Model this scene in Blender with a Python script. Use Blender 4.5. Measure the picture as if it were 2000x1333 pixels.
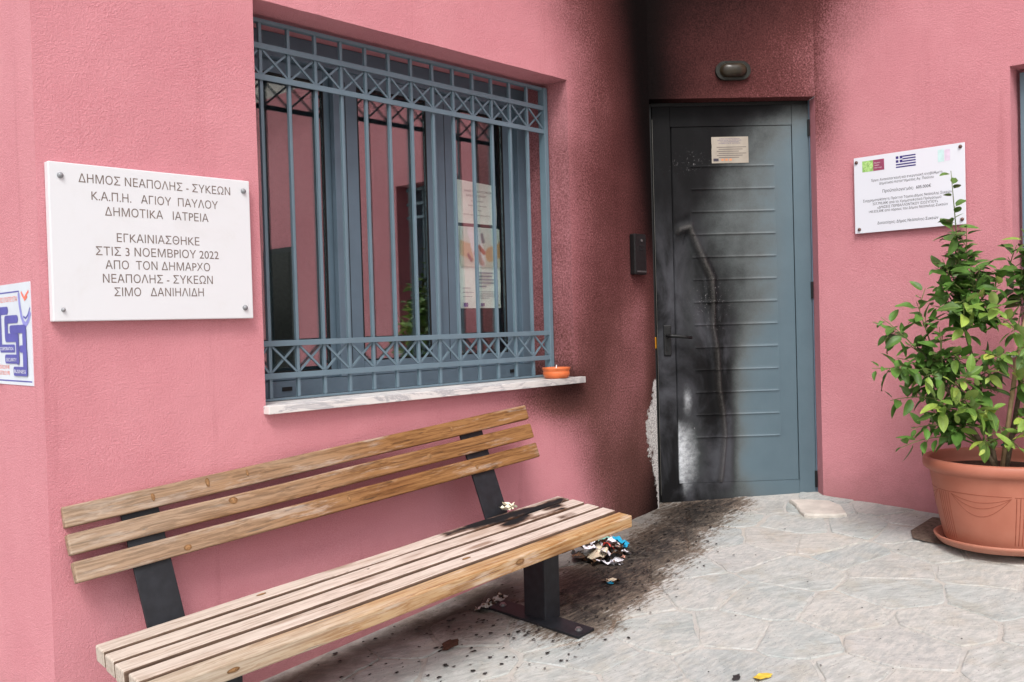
import bpy, bmesh, math, random
from mathutils import Vector, Matrix, noise
from math import sin, cos, pi, radians, sqrt, exp
random.seed(7)
SC = bpy.context.scene
COL = SC.collection
for o in list(bpy.data.objects): bpy.data.objects.remove(o)

# ------------------------------------------------------------------ camera
CAM_POS = Vector((-4.0098, -2.836, 0.992)); YAW, PITCH, ROLL, FPX = 0.8013, -0.0184, -0.0279, 1800.33
fw = Vector((sin(YAW)*cos(PITCH), cos(YAW)*cos(PITCH), sin(PITCH)))
rt = Vector((cos(YAW), -sin(YAW), 0)); up = rt.cross(fw)
rr = rt*cos(ROLL) + up*sin(ROLL); uu = -rt*sin(ROLL) + up*cos(ROLL)
cd = bpy.data.cameras.new('camera'); cam = bpy.data.objects.new('camera', cd); COL.objects.link(cam)
M = Matrix((rr, uu, -fw)).transposed().to_4x4(); M.translation = CAM_POS
cam.matrix_world = M
cd.sensor_width = 36; cd.lens = 36*FPX/2000; cd.clip_start = .05; cd.clip_end = 500
SC.camera = cam
# ------------------------------------------------------------------ light
world = bpy.data.worlds.new('World'); SC.world = world; world.use_nodes = True
wn = world.node_tree; wn.nodes.clear()
SUN_EL, SUN_AZ = 52, 229      # overcast: a broad soft sun behind the camera's left shoulder
sky = wn.nodes.new('ShaderNodeTexSky'); sky.sky_type = 'NISHITA'; sky.sun_disc = False
sky.sun_elevation = radians(SUN_EL); sky.sun_rotation = radians(SUN_AZ); sky.dust_density = 4; sky.air_density = 1.2
hs = wn.nodes.new('ShaderNodeHueSaturation'); hs.inputs['Saturation'].default_value = .22
bg = wn.nodes.new('ShaderNodeBackground'); bg.inputs[1].default_value = .138
wo = wn.nodes.new('ShaderNodeOutputWorld')
wn.links.new(sky.outputs[0], hs.inputs['Color']); wn.links.new(hs.outputs[0], bg.inputs[0]); wn.links.new(bg.outputs[0], wo.inputs[0])
sd = bpy.data.lights.new('sun', 'SUN'); sd.energy = 1.35; sd.angle = radians(20); sd.color = (1, .965, .92)
sun = bpy.data.objects.new('sun', sd); COL.objects.link(sun)
az = radians(SUN_AZ); el = radians(SUN_EL)
tosun = Vector((sin(az)*cos(el), cos(az)*cos(el), sin(el)))
sun.rotation_euler = tosun.to_track_quat('Z', 'Y').to_euler(); sun.location = (-6, -8, 9)
SC.view_settings.view_transform = 'Standard'; SC.view_settings.look = 'None'
SC.view_settings.gamma = 1; SC.view_settings.use_curve_mapping = False
SC.view_settings.exposure = 0.55

# ------------------------------------------------------------------ helpers
def lin(c): return tuple(((x/255)/12.92 if x/255 <= .04045 else ((x/255+.055)/1.055)**2.4) for x in c) + (1,)
class NT:
    def __init__(s, name):
        s.m = bpy.data.materials.new(name); s.m.use_nodes = True; s.t = s.m.node_tree; s.n = s.t.nodes
        s.b = s.n['Principled BSDF']; s.out = s.n['Material Output']; s.b.inputs['Specular IOR Level'].default_value = .35
    def node(s, ty, **kw):
        n = s.n.new(ty)
        for k, x in kw.items(): setattr(n, k, x)
        return n
    def _in(s, sock, x):
        if x is None: return
        if hasattr(x, 'links') or isinstance(x, bpy.types.NodeSocket): s.t.links.new(x, sock)
        else: sock.default_value = x
    def math(s, op, a, b=None, c=None, clamp=False):
        n = s.node('ShaderNodeMath', operation=op, use_clamp=clamp)
        for i, x in enumerate((a, b, c)): s._in(n.inputs[i], x)
        return n.outputs[0]
    def vmath(s, op, a, b=None, scale=None):
        n = s.node('ShaderNodeVectorMath', operation=op)
        s._in(n.inputs[0], a); s._in(n.inputs[1], b)
        if scale is not None: s._in(n.inputs['Scale'], scale)
        return n.outputs['Value'] if op in ('DOT_PRODUCT', 'LENGTH', 'DISTANCE') else n.outputs[0]
    def mix(s, f, a, b, blend='MIX'):
        n = s.node('ShaderNodeMix', data_type='RGBA', blend_type=blend)
        s._in(n.inputs[0], f); s._in(n.inputs[6], a); s._in(n.inputs[7], b); return n.outputs[2]
    def noise(s, vec, scale, detail=4, rough=.55, dist=0):
        n = s.node('ShaderNodeTexNoise'); s._in(n.inputs['Vector'], vec)
        n.inputs['Scale'].default_value = scale; n.inputs['Detail'].default_value = detail
        n.inputs['Roughness'].default_value = rough; n.inputs['Distortion'].default_value = dist
        return n.outputs[0]
    def ramp(s, x, stops):
        n = s.node('ShaderNodeValToRGB'); s._in(n.inputs[0], x); e = n.color_ramp.elements
        while len(e) < len(stops): e.new(.5)
        for i, (p, c) in enumerate(stops):
            e[i].position = p; e[i].color = c if len(c) == 4 else tuple(c)+(1,)
        return n.outputs[0]
    def mapr(s, x, a, b, c=0, d=1, smooth=True):
        n = s.node('ShaderNodeMapRange', interpolation_type='SMOOTHSTEP' if smooth else 'LINEAR')
        s._in(n.inputs[0], x)
        for i, q in enumerate((a, b, c, d)): n.inputs[i+1].default_value = q
        return n.outputs[0]
    def pos(s): return s.node('ShaderNodeNewGeometry').outputs['Position']
    def obj(s): return s.node('ShaderNodeTexCoord').outputs['Object']
    def rnd(s): return s.node('ShaderNodeObjectInfo').outputs['Random']
    def attr(s, name): return s.node('ShaderNodeAttribute', attribute_name=name).outputs['Fac']
    def scale(s, v, sc, rot=(0, 0, 0), loc=(0, 0, 0)):
        n = s.node('ShaderNodeMapping'); s._in(n.inputs[0], v); n.inputs['Scale'].default_value = sc
        n.inputs['Rotation'].default_value = rot; n.inputs['Location'].default_value = loc; return n.outputs[0]
    def bump(s, h, strength=.5, dist=.01, base=None):
        n = s.node('ShaderNodeBump'); s._in(n.inputs['Height'], h); n.inputs['Strength'].default_value = strength
        n.inputs['Distance'].default_value = dist
        if base is not None: s.t.links.new(base, n.inputs['Normal'])
        s.t.links.new(n.outputs[0], s.b.inputs['Normal']); return n.outputs[0]
    def capsule(s, v, a, b, r):        # signed distance to a capsule in the XY of vector v
        flat = s.vmath('MULTIPLY', v, (1, 1, 0)); A = Vector((a[0], a[1], 0)); BA = Vector((b[0]-a[0], b[1]-a[1], 0))
        pa = s.vmath('SUBTRACT', flat, tuple(A)); dd = max(BA.dot(BA), 1e-6)
        h = s.math('DIVIDE', s.vmath('DOT_PRODUCT', pa, tuple(BA)), dd, clamp=True)
        q = s.vmath('SUBTRACT', pa, s.vmath('SCALE', tuple(BA), scale=h))
        return s.math('SUBTRACT', s.vmath('LENGTH', q), r)
    def set(s, **kw):
        for k, x in kw.items(): s._in(s.b.inputs[{'color': 'Base Color', 'rough': 'Roughness', 'metal': 'Metallic', 'coat': 'Coat Weight', 'spec': 'Specular IOR Level', 'alpha': 'Alpha', 'trans': 'Transmission Weight', 'sss': 'Subsurface Weight'}[k]], x)
        return s.m

def plain(name, c, rough=.6, metal=0, var=.12, scale=40, bump=0, spec=.35):
    t = NT(name); c = lin(c); n = t.noise(t.pos(), scale, 5)
    col = t.mix(t.mapr(n, .3, .7), tuple(x*(1-var) for x in c[:3])+(1,), tuple(min(1, x*(1+var)) for x in c[:3])+(1,))
    if bump: t.bump(t.noise(t.pos(), scale*4, 5), bump, .004)
    t.set(color=col, rough=rough, metal=metal, spec=spec); return t.m

def tag(o, label=None, cat=None, group=None, kind=None):
    if label: o['label'] = label
    if cat: o['category'] = cat
    if group: o['group'] = group
    if kind: o['kind'] = kind
    return o
def empty(name, loc=(0, 0, 0), mat=None):
    o = bpy.data.objects.new(name, None); COL.objects.link(o); o.empty_display_size = .1
    if mat is not None: o.matrix_world = mat
    else: o.location = loc
    return o
def link(name, me, m=None, parent=None, world=True):
    """link a mesh whose vertices are in world space (world=True) or in the parent's space"""
    o = bpy.data.objects.new(name, me); COL.objects.link(o)
    if m and not me.materials: me.materials.append(m)
    if parent is not None:
        o.parent = parent
        if world:
            root = parent; mw = PW(parent); o.matrix_parent_inverse = mw.inverted()
    return o
def PW(o):
    mw = o.matrix_basis.copy()
    if o.parent: mw = PW(o.parent) @ o.matrix_parent_inverse @ mw
    return mw
def fin(bm, name, m=None, parent=None, world=True, smooth=False):
    bmesh.ops.recalc_face_normals(bm, faces=bm.faces)
    me = bpy.data.meshes.new(name); bm.to_mesh(me); bm.free()
    if smooth:
        for p in me.polygons: p.use_smooth = True
    return link(name, me, m, parent, world)
def add_box(bm, c, ax, h, bev=0):
    """box: centre c, axes ax (3 unit vectors), half sizes h"""
    c = Vector(c); ax = [Vector(a) for a in ax]
    vs = [bm.verts.new(c + ax[0]*h[0]*i + ax[1]*h[1]*j + ax[2]*h[2]*k) for i in (-1, 1) for j in (-1, 1) for k in (-1, 1)]
    fs = [bm.faces.new([vs[q] for q in f]) for f in ((0, 1, 3, 2), (4, 6, 7, 5), (0, 4, 5, 1), (2, 3, 7, 6), (0, 2, 6, 4), (1, 5, 7, 3))]
    if bev:
        es = set(e for f in fs for e in f.edges)
        bmesh.ops.recalc_face_normals(bm, faces=fs)
        bmesh.ops.bevel(bm, geom=list(es), offset=bev, segments=2, profile=.5, affect='EDGES')
XYZ = (Vector((1, 0, 0)), Vector((0, 1, 0)), Vector((0, 0, 1)))
def box(name, lo, hi, m, parent=None, bev=0, ax=XYZ, o=Vector((0, 0, 0)), world=True):
    bm = bmesh.new(); lo = Vector(lo); hi = Vector(hi); c = (lo+hi)/2; h = (hi-lo)/2
    add_box(bm, Vector(o)+ax[0]*c[0]+ax[1]*c[1]+ax[2]*c[2], ax, h, bev)
    return fin(bm, name, m, parent, world)
def add_tube(bm, pts, rad, seg=8, cap=True):
    pts = [Vector(p) for p in pts]; rings = []
    for i, p in enumerate(pts):
        d = (pts[min(i+1, len(pts)-1)] - pts[max(i-1, 0)]).normalized()
        a = d.orthogonal().normalized() if i == 0 else (a - d*a.dot(d)).normalized()
        b = d.cross(a); r = rad[i] if hasattr(rad, '__len__') else rad
        rings.append([bm.verts.new(p + (a*cos(2*pi*k/seg) + b*sin(2*pi*k/seg))*r) for k in range(seg)])
    for i in range(len(rings)-1):
        for k in range(seg): bm.faces.new((rings[i][k], rings[i][(k+1) % seg], rings[i+1][(k+1) % seg], rings[i+1][k]))
    if cap: bm.faces.new(rings[0][::-1]); bm.faces.new(rings[-1])
def add_lathe(bm, prof, c, seg=64, ax=XYZ):
    rings = []
    for r, z in prof:
        rings.append([bm.verts.new(Vector(c) + ax[0]*cos(2*pi*k/seg)*r + ax[1]*sin(2*pi*k/seg)*r + ax[2]*z) for k in range(seg)])
    for i in range(len(rings)-1):
        for k in range(seg): bm.faces.new((rings[i][k], rings[i][(k+1) % seg], rings[i+1][(k+1) % seg], rings[i+1][k]))
    bm.faces.new(rings[0][::-1]); bm.faces.new(rings[-1])
def add_prism(bm, poly, o, X, Y, N, t0, t1):
    a = [bm.verts.new(Vector(o)+X*p[0]+Y*p[1]+N*t0) for p in poly]; b = [bm.verts.new(Vector(o)+X*p[0]+Y*p[1]+N*t1) for p in poly]
    n = len(poly); bm.faces.new(a[::-1]); bm.faces.new(b)
    for i in range(n): bm.faces.new((a[i], a[(i+1) % n], b[(i+1) % n], b[i]))
def text(name, body, o, X, Y, N, x0, x1, y, cap, m, parent, thin=0, ext=.0004, label=None):
    """one line of lettering from x0 to x1 on baseline y with capital height cap, in plane (o, X, Y), raised along N"""
    cu = bpy.data.curves.new(name, 'FONT'); cu.body = body.translate({0x39a: 'K', 0x3a1: 'P', 0x3ba: '\u043a', 0x3c0: '\u043f'}); cu.size = 1; cu.offset = thin; cu.extrude = 0; cu.resolution_u = 3
    ob = bpy.data.objects.new(name, cu); COL.objects.link(ob)
    dg = bpy.context.evaluated_depsgraph_get(); me = bpy.data.meshes.new_from_object(ob.evaluated_get(dg))
    bpy.data.objects.remove(ob)
    if len(me.vertices) == 0: return None
    xs = [v.co.x for v in me.vertices]; a, b = min(xs), max(xs); sx = (x1-x0)/(b-a); sy = cap/.73
    for v in me.vertices:
        v.co = Vector(o) + X*(x0+(v.co.x-a)*sx) + Y*(y+v.co.y*sy) + N*ext
    ob = link(name, me, m, parent)
    if label: ob['label'] = label
    return ob
def tabfn(us, zs, rows):
    """smooth 2-D table: rows run from the highest z down"""
    def cub(p0, p1, p2, p3, t):
        return p1 + .5*t*(p2-p0 + t*(2*p0-5*p1+4*p2-p3 + t*(3*(p1-p2)+p3-p0)))
    def idx(a, x):
        x = min(max(x, a[0]), a[-1])
        for i in range(len(a)-1):
            if x <= a[i+1]: return i, (x-a[i])/(a[i+1]-a[i])
    zz = zs[::-1]; rw = rows[::-1]
    def f(u, z):
        i, s = idx(us, u); j, t = idx(zz, z); g = lambda a, n: min(max(a, 0), n-1)
        c = [cub(*[rw[g(j+k, len(zz))][g(i+l, len(us))] for l in (-1, 0, 1, 2)], s) for k in (-1, 0, 1, 2)]
        return min(1, max(0, cub(*c, t)))
    return f

# ------------------------------------------------------------------ geometry constants
XC, XL, XR, ZT, ZS = -3.035, -2.317, -.662, 2.138, .735
A2, L2 = -.757, .883
D2 = Vector((cos(A2), sin(A2), 0)); N2 = Vector((-sin(A2), cos(A2), 0))      # along the door wall / into it
EX, EY = L2*cos(A2), L2*sin(A2)
GX, GY = .0893, .0412
def floor_z(x, y): return GX*x + GY*y
FN = Vector((-GX, -GY, 1)).normalized()

# ------------------------------------------------------------------ materials
def stucco():
    t = NT('pink_render'); p = t.pos()
    base = t.mix(t.mapr(t.noise(p, 2.2, 5, .6), .3, .7), lin((197, 126, 135)), lin((205, 137, 145)))
    base = t.mix(t.mapr(t.noise(t.scale(p, (3, 3, .7)), 3, 5, .6), .56, .8, 0, .35), base, lin((190, 122, 130)))
    fine = t.noise(p, 130, 4, .65); grain = t.noise(p, 330, 2, .5)
    base = t.mix(t.mapr(grain, .35, .7), base, t.mix(.5, base, lin((220, 158, 166))))
    dz = t.math('ADD', t.vmath('DOT_PRODUCT', p, (-GX, -GY, 1)), t.math('MULTIPLY', t.math('SUBTRACT', t.noise(p, 9, 5, .65), .5), .35))
    base = t.mix(t.mapr(dz, .0, .22, .38, 0), base, lin((150, 108, 106)))
    base = t.mix(t.mapr(t.noise(t.scale(p, (9, 9, .5)), 1, 6, .7), .57, .72, 0, .3), base, t.mix(1, base, lin((216, 200, 200)), 'MULTIPLY'))
    s = t.math('MULTIPLY', t.attr('soot'), 1.05, clamp=True)
    wob = t.math('ADD', t.math('MULTIPLY', t.math('SUBTRACT', t.noise(p, 4, 6, .6), .5), .30), t.math('MULTIPLY', t.math('SUBTRACT', t.noise(p, 125, 4, .7), .5), 1.0))
    hump = t.math('MULTIPLY', t.math('MULTIPLY', s, t.math('SUBTRACT', 1, s)), 3)
    s2 = t.math('ADD', s, t.math('MULTIPLY', wob, hump), clamp=True)
    brown = t.mix(t.mapr(s2, .0, .62), base, t.mix(1, base, lin((124, 110, 102)), 'MULTIPLY'))
    low = t.mapr(t.vmath('DOT_PRODUCT', p, (0, 0, 1)), .3, 1.5, 1, 0)          # browner smoke film low down, where the litter burnt
    brown = t.mix(t.math('MULTIPLY', t.math('MULTIPLY', low, .5), t.mapr(s2, .15, .6)), brown, lin((98, 70, 62)))
    dark = t.mix(t.mapr(s2, .38, 1.02, 0, 1), brown, (.0055, .004, .004, 1))
    w = t.attr('scrape')
    ws = t.mapr(t.math('ADD', w, t.math('ADD', t.math('MULTIPLY', t.math('SUBTRACT', t.noise(p, 34, 5, .75), .5), 1.5), t.math('MULTIPLY', t.math('SUBTRACT', t.noise(t.scale(p, (1, 1, .5)), 9, 3), .5), 1.2))), .42, .60)
    ws = t.math('MULTIPLY', ws, t.mapr(w, .02, .2))
    col = t.mix(ws, dark, t.mix(t.mapr(fine, .35, .6), lin((120, 118, 118)), lin((205, 203, 200))))
    t.bump(t.math('ADD', t.math('MULTIPLY', fine, .7), t.math('MULTIPLY', grain, .5)), .9, .0055)
    return t.set(color=col, rough=.92, spec=t.mapr(s2, .2, 1, .2, .03))
STUCCO = stucco()
BLUE = plain('blue_grey_paint', (100, 121, 133), .42, 0, .05, 9, .05, .45)
BLUE_D = plain('blue_grey_aluminium', (92, 110, 124), .38, 0, .05, 9, 0, .45)
RUBBER = plain('black_rubber', (22, 23, 25), .6)
BLACKM = plain('black_powder_coat', (30, 32, 37), .5, 0, .25, 30, .1)
SOOTBLACK = plain('sooty_black_plastic', (20, 20, 21), .45, 0, .3, 60, .25)
STEEL = plain('screw_steel', (150, 150, 152), .35, .8)
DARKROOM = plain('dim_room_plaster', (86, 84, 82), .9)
def white_marble():
    t = NT('white_plaque_marble'); p = t.pos()
    c = t.mix(t.mapr(t.noise(p, 6, 6, .6, .6), .5, .8, 0, .5), lin((216, 218, 222)), lin((206, 206, 206)))
    c = t.mix(t.mapr(t.noise(p, 7, 3, .5), .7, .82, 0, .6), c, lin((214, 200, 160)))
    return t.set(color=c, rough=.35, spec=.5)
MARBLE_W = white_marble()
def sill_marble():
    t = NT('veined_sill_marble'); p = t.scale(t.pos(), (1, 3, 4))
    n = t.noise(p, 4, 8, .68, 1.6)
    c = t.mix(t.mapr(n, .47, .56), lin((215, 213, 211)), lin((172, 172, 176)))
    c = t.mix(t.mapr(n, .56, .62), c, lin((222, 220, 218)))
    g = t.mapr(t.math('ADD', t.vmath('DOT_PRODUCT', t.pos(), (1, 0, 0)), t.math('MULTIPLY', t.noise(t.pos(), 18, 5), .3)), -1.05, -.55, 0, .45)
    c = t.mix(g, c, lin((140, 134, 128)))
    t.bump(t.noise(t.pos(), 90, 4), .25, .002)
    return t.set(color=c, rough=.5)
SILL = sill_marble()
def glass():
    t = NT('window_glass'); n = t.n
    fr = t.node('ShaderNodeFresnel'); t._in(fr.inputs[0], t.math('SUBTRACT', 1.5, t.math('MULTIPLY', t.node('ShaderNodeNewGeometry').outputs['Backfacing'], 1.5-1/1.5)))
    gl = t.node('ShaderNodeBsdfGlossy'); gl.inputs['Roughness'].default_value = .012; gl.inputs['Color'].default_value = (.95, 1, 1, 1)
    tr = t.node('ShaderNodeBsdfTransparent'); tr.inputs[0].default_value = (.95, .975, .965, 1)
    mx = t.node('ShaderNodeMixShader'); t.t.links.new(t.mapr(fr.outputs[0], 0, 1, .16, 1, False), mx.inputs[0])
    t.t.links.new(tr.outputs[0], mx.inputs[1]); t.t.links.new(gl.outputs[0], mx.inputs[2]); t.t.links.new(mx.outputs[0], t.out.inputs[0])
    return t.m
GLASS = glass()
def wood(name, c1, c2, c3, knots, char=None, whiten=.35, grey=.5, side=False):
    t = NT(name); o = t.obj(); r = t.rnd()
    cx = t.node('ShaderNodeCombineXYZ'); off = t.vmath('ADD', o, cx.outputs[0])
    t._in(cx.inputs[0], t.math('MULTIPLY', r, 17)); t._in(cx.inputs[1], t.math('MULTIPLY', r, 5)); t._in(cx.inputs[2], t.math('MULTIPLY', r, 9))
    w = t.vmath('ADD', off, t.vmath('SCALE', t.noise(t.scale(off, (2.2, 9, 9)), 1, 3), scale=.06))
    g = t.noise(t.scale(w, (3.6, 120, 120)), 1, 8, .68); fine = t.noise(t.scale(off, (14, 420, 420)), 1, 3, .6)
    c = t.mix(t.mapr(g, .42, .58), c1, c2)
    c = t.mix(t.mapr(g, .56, .68, 0, .9), c, c3)
    blot = t.noise(t.scale(off, (3.2, 22, 22)), 1, 6, .7)
    c = t.mix(t.mapr(blot, .53, .66, 0, whiten), c, lin((214, 205, 196)))
    c = t.mix(t.mapr(t.noise(t.scale(off, (1.5, 8, 8)), 1, 4), .55, .75, 0, .5), c, t.mix(1, c, lin((200, 168, 132)), 'MULTIPLY'))
    v = t.node('ShaderNodeTexVoronoi'); t._in(v.inputs['Vector'], t.scale(off, (2.4, 12, 12))); v.inputs['Scale'].default_value = 1
    kn = t.mapr(v.outputs['Distance'], .08, .24, 1, 0)
    c = t.mix(t.math('MULTIPLY', kn, knots), c, lin((112, 72, 38)))
    c = t.mix(t.mapr(fine, .55, .8, 0, .4), c, t.mix(1, c, lin((150, 132, 118)), 'MULTIPLY'))
    # narrow drying cracks
    cr = t.noise(t.scale(w, (1.1, 60, 60), loc=(4, 2, 1)), 1, 3, .5)
    c = t.mix(t.math('MULTIPLY', t.mapr(cr, .69, .715), .85), c, lin((52, 38, 30)))
    # the exposed left end has gone grey and pale
    sx = t.node('ShaderNodeSeparateXYZ'); t._in(sx.inputs[0], o)
    gw = t.mapr(t.math('ADD', sx.outputs[0], t.math('MULTIPLY', t.math('SUBTRACT', t.noise(t.scale(off, (2, 14, 14)), 1, 5), .5), 1.6)), .5, 1.9, 0, grey)
    c = t.mix(gw, c, t.mix(t.mapr(g, .4, .6), lin((186, 176, 162)), lin((160, 148, 132))))
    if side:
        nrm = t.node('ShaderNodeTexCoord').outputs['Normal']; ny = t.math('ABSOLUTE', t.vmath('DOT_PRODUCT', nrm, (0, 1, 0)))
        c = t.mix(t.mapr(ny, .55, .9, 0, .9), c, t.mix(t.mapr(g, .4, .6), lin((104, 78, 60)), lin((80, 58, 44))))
    rough = .75
    if char:
        f = None
        nz = t.math('MULTIPLY', t.math('SUBTRACT', t.noise(t.scale(o, (7, 26, 26)), 1, 6, .68), .5), .085)
        for a, b, rad in char:
            d = t.math('ADD', t.capsule(o, a, b, rad), nz); f = d if f is None else t.math('MINIMUM', f, d)
        c = t.mix(t.mapr(f, -.002, .026, .85, 0), c, lin((86, 54, 32)))
        c = t.mix(t.mapr(f, -.010, .006, 1, 0), c, (.009, .009, .011, 1))
    t.bump(t.math('ADD', g, t.math('MULTIPLY', fine, .5)), .35, .0025)
    return t.set(color=c, rough=rough, spec=.25)
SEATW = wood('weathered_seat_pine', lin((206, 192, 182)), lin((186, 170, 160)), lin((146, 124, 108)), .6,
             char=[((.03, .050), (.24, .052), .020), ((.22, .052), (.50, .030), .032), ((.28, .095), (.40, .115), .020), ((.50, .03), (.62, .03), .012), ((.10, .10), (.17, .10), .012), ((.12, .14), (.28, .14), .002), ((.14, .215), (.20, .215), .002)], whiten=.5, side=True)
FRONTW = wood('honey_front_pine', lin((184, 152, 112)), lin((160, 118, 74)), lin((118, 80, 46)), .7, whiten=.4, grey=.85)
BACKW = wood('brown_back_pine', lin((144, 104, 64)), lin((114, 78, 44)), lin((74, 48, 27)), .8, whiten=.32, grey=.42)

# soot field of the ground, shared by stones, mortar and base
BURN = [((.22, -.19), (.02, -.20), .15), ((.02, -.24), (-.50, -.34), .12), ((-.50, -.36), (-.86, -.38), .15), ((-.86, -.40), (-1.16, -.45), .18), ((-1.16, -.46), (-1.36, -.54), .14)]
def ground_soot(t, col):
    p = t.pos(); n1 = t.math('SUBTRACT', t.noise(p, 6, 6, .65), .5); n2 = t.math('SUBTRACT', t.noise(t.scale(p, (1, 2.4, 1)), 45, 4, .75), .5)
    f = None
    for a, b, r in BURN:
        d = t.capsule(p, a, b, r); f = d if f is None else t.math('MINIMUM', f, d)
    f = t.math('ADD', f, t.math('MULTIPLY', n1, .13))
    n3 = t.math('SUBTRACT', t.noise(t.scale(p, (14, 60, 20), (0, 0, .35)), 1, 7, .75), .5)
    f2 = t.math('ADD', f, t.math('ADD', t.math('MULTIPLY', n2, .26), t.math('MULTIPLY', n3, .42)))
    col = t.mix(t.mapr(f2, 0, .10, .85, 0), col, t.mix(1, col, lin((152, 126, 104)), 'MULTIPLY'))
    grit = t.mapr(t.math('ADD', t.noise(t.scale(p, (20, 75, 20), (0, 0, .4)), 1, 6, .8), t.math('MULTIPLY', t.noise(p, 9, 4), .35)), .50, .74, .26, 1)
    col = t.mix(t.math('MULTIPLY', t.mapr(f2, -.12, .07, .96, 0), grit), col, (.020, .018, .018, 1))
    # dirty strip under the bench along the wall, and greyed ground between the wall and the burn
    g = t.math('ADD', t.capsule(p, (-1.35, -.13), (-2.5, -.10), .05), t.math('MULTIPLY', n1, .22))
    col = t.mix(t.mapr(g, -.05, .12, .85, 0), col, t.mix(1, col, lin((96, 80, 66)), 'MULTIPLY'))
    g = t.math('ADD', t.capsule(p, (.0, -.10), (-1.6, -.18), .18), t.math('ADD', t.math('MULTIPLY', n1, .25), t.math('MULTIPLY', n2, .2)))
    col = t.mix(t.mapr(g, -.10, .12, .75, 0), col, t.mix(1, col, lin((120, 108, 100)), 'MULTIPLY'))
    col = t.mix(t.mapr(t.noise(p, 120, 2, .5), .68, .72, 0, .6), col, (.05, .05, .05, 1))
    wear = t.noise(t.scale(p, (10, 36, 20), (0, 0, -.3)), 1, 8, .8)
    col = t.mix(t.mapr(wear, .57, .70, 0, .3), col, t.mix(1, col, lin((150, 150, 150)), 'MULTIPLY'))
    return col
def dust(t, c):
    p = t.pos(); m = t.mapr(t.math('ADD', t.noise(p, 3.1, 7, .66), t.math('MULTIPLY', t.math('SUBTRACT', t.noise(p, 60, 4, .7), .5), .12)), .42, .60, .12, .62)
    n = t.noise(t.scale(p, (16, 60, 20), (0, 0, .5)), 1, 8, .75)
    return t.mix(m, c, t.mix(t.mapr(n, .4, .6), lin((158, 161, 160)), lin((194, 192, 187))))
def flag():
    t = NT('grey_flagstone'); p = t.pos(); r = t.rnd()
    rot = t.node('ShaderNodeVectorRotate', rotation_type='Z_AXIS'); t._in(rot.inputs['Vector'], p); t._in(rot.inputs['Angle'], t.math('MULTIPLY', r, 1.1))
    q = rot.outputs[0]
    streak = t.noise(t.scale(q, (9, 42, 20)), 1, 9, .78, .9); mott = t.noise(q, 7, 6, .65)
    base = t.ramp(r, [(0, lin((172, 180, 181))), (.3, lin((194, 195, 192))), (.55, lin((180, 187, 186))), (.8, lin((198, 194, 188))), (1, lin((186, 186, 185)))])
    c = t.mix(t.mapr(streak, .40, .62), t.mix(1, base, lin((218, 220, 220)), 'MULTIPLY'), base)
    c = t.mix(t.mapr(streak, .58, .74, 0, .35), c, lin((196, 192, 184)))
    c = t.mix(t.mapr(mott, .48, .66, 0, .7), c, t.mix(1, c, lin((244, 234, 222)), 'MULTIPLY'))
    c = t.mix(t.mapr(t.noise(q, 2.6, 7, .7, .6), .50, .64, 0, .6), c, t.mix(1, c, lin((218, 224, 224)), 'MULTIPLY'))
    c = t.mix(t.mapr(t.noise(t.scale(q, (14, 80, 20)), 1, 6, .75), .57, .66, 0, .6), c, lin((118, 121, 122)))
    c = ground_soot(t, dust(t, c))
    t.bump(t.math('ADD', t.math('MULTIPLY', streak, 1), t.math('MULTIPLY', t.noise(p, 60, 5, .6), .5)), .55, .008)
    return t.set(color=c, rough=.72, spec=.3)
def mortar():
    t = NT('beige_mortar'); p = t.pos()
    c = t.mix(t.mapr(t.noise(p, 5, 6), .35, .65), lin((180, 174, 166)), lin((174, 173, 170)))
    c = t.mix(t.mapr(t.noise(p, 3, 3), .55, .7, 0, .5), c, lin((150, 148, 144)))
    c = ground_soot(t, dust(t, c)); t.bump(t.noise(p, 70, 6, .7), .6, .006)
    return t.set(color=c, rough=.9, spec=.2)
FLAG, MORTAR = flag(), mortar()

# ------------------------------------------------------------------ ground
def gsheet(name, x0, x1, y0, y1, nx, ny, dz, m):
    bm = bmesh.new(); vs = {}
    for i in range(nx+1):
        for j in range(ny+1):
            x = x0+(x1-x0)*i/nx; y = y0+(y1-y0)*j/ny
            cl = lambda a, lo, hi: min(max(a, lo), hi)
            vs[i, j] = bm.verts.new((x, y, floor_z(cl(x, -7, 5), cl(y, -8, 3)) + dz))
    for i in range(nx):
        for j in range(ny): bm.faces.new((vs[i, j], vs[i+1, j], vs[i+1, j+1], vs[i, j+1]))
    return fin(bm, name, m)
tag(gsheet('ground', -80, 80, -80, 80, 160, 160, -.06, plain('far_ground_paving', (168, 166, 160), .9, 0, .12, 3)), kind='structure')
PX0, PX1, PY0, PY1 = -6.2, 1.3, -6.4, .15
pavement = tag(gsheet('pavement', PX0, PX1, PY0, PY1, 15, 13, -.0008, MORTAR), 'crazy paving of pale grey flagstones set in beige mortar, sloping down to the left', kind='structure')
def clip(poly, a, b):      # keep the side of the bisector nearer a
    mx, my = (a[0]+b[0])/2, (a[1]+b[1])/2; nx, ny = b[0]-a[0], b[1]-a[1]; out = []
    for i in range(len(poly)):
        p, q = poly[i], poly[(i+1) % len(poly)]
        dp = (p[0]-mx)*nx+(p[1]-my)*ny; dq = (q[0]-mx)*nx+(q[1]-my)*ny
        if dp <= 0: out.append(p)
        if dp*dq < 0:
            t = dp/(dp-dq); out.append((p[0]+(q[0]-p[0])*t, p[1]+(q[1]-p[1])*t))
    return out
R = random.Random(21); sites = []
def okpt(x, y):
    return True
tries = 0
while tries < 9000:
    tries += 1
    x = R.uniform(-3.9, 1.2); y = R.uniform(-4.6, .1); q = .17 + .30*R.random()**1.3
    if all((x-a)**2+((y-b)*1.25)**2 > ((q+c)/2)**2 for a, b, c in sites): sites.append((x, y, q))
nst = 0
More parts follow.
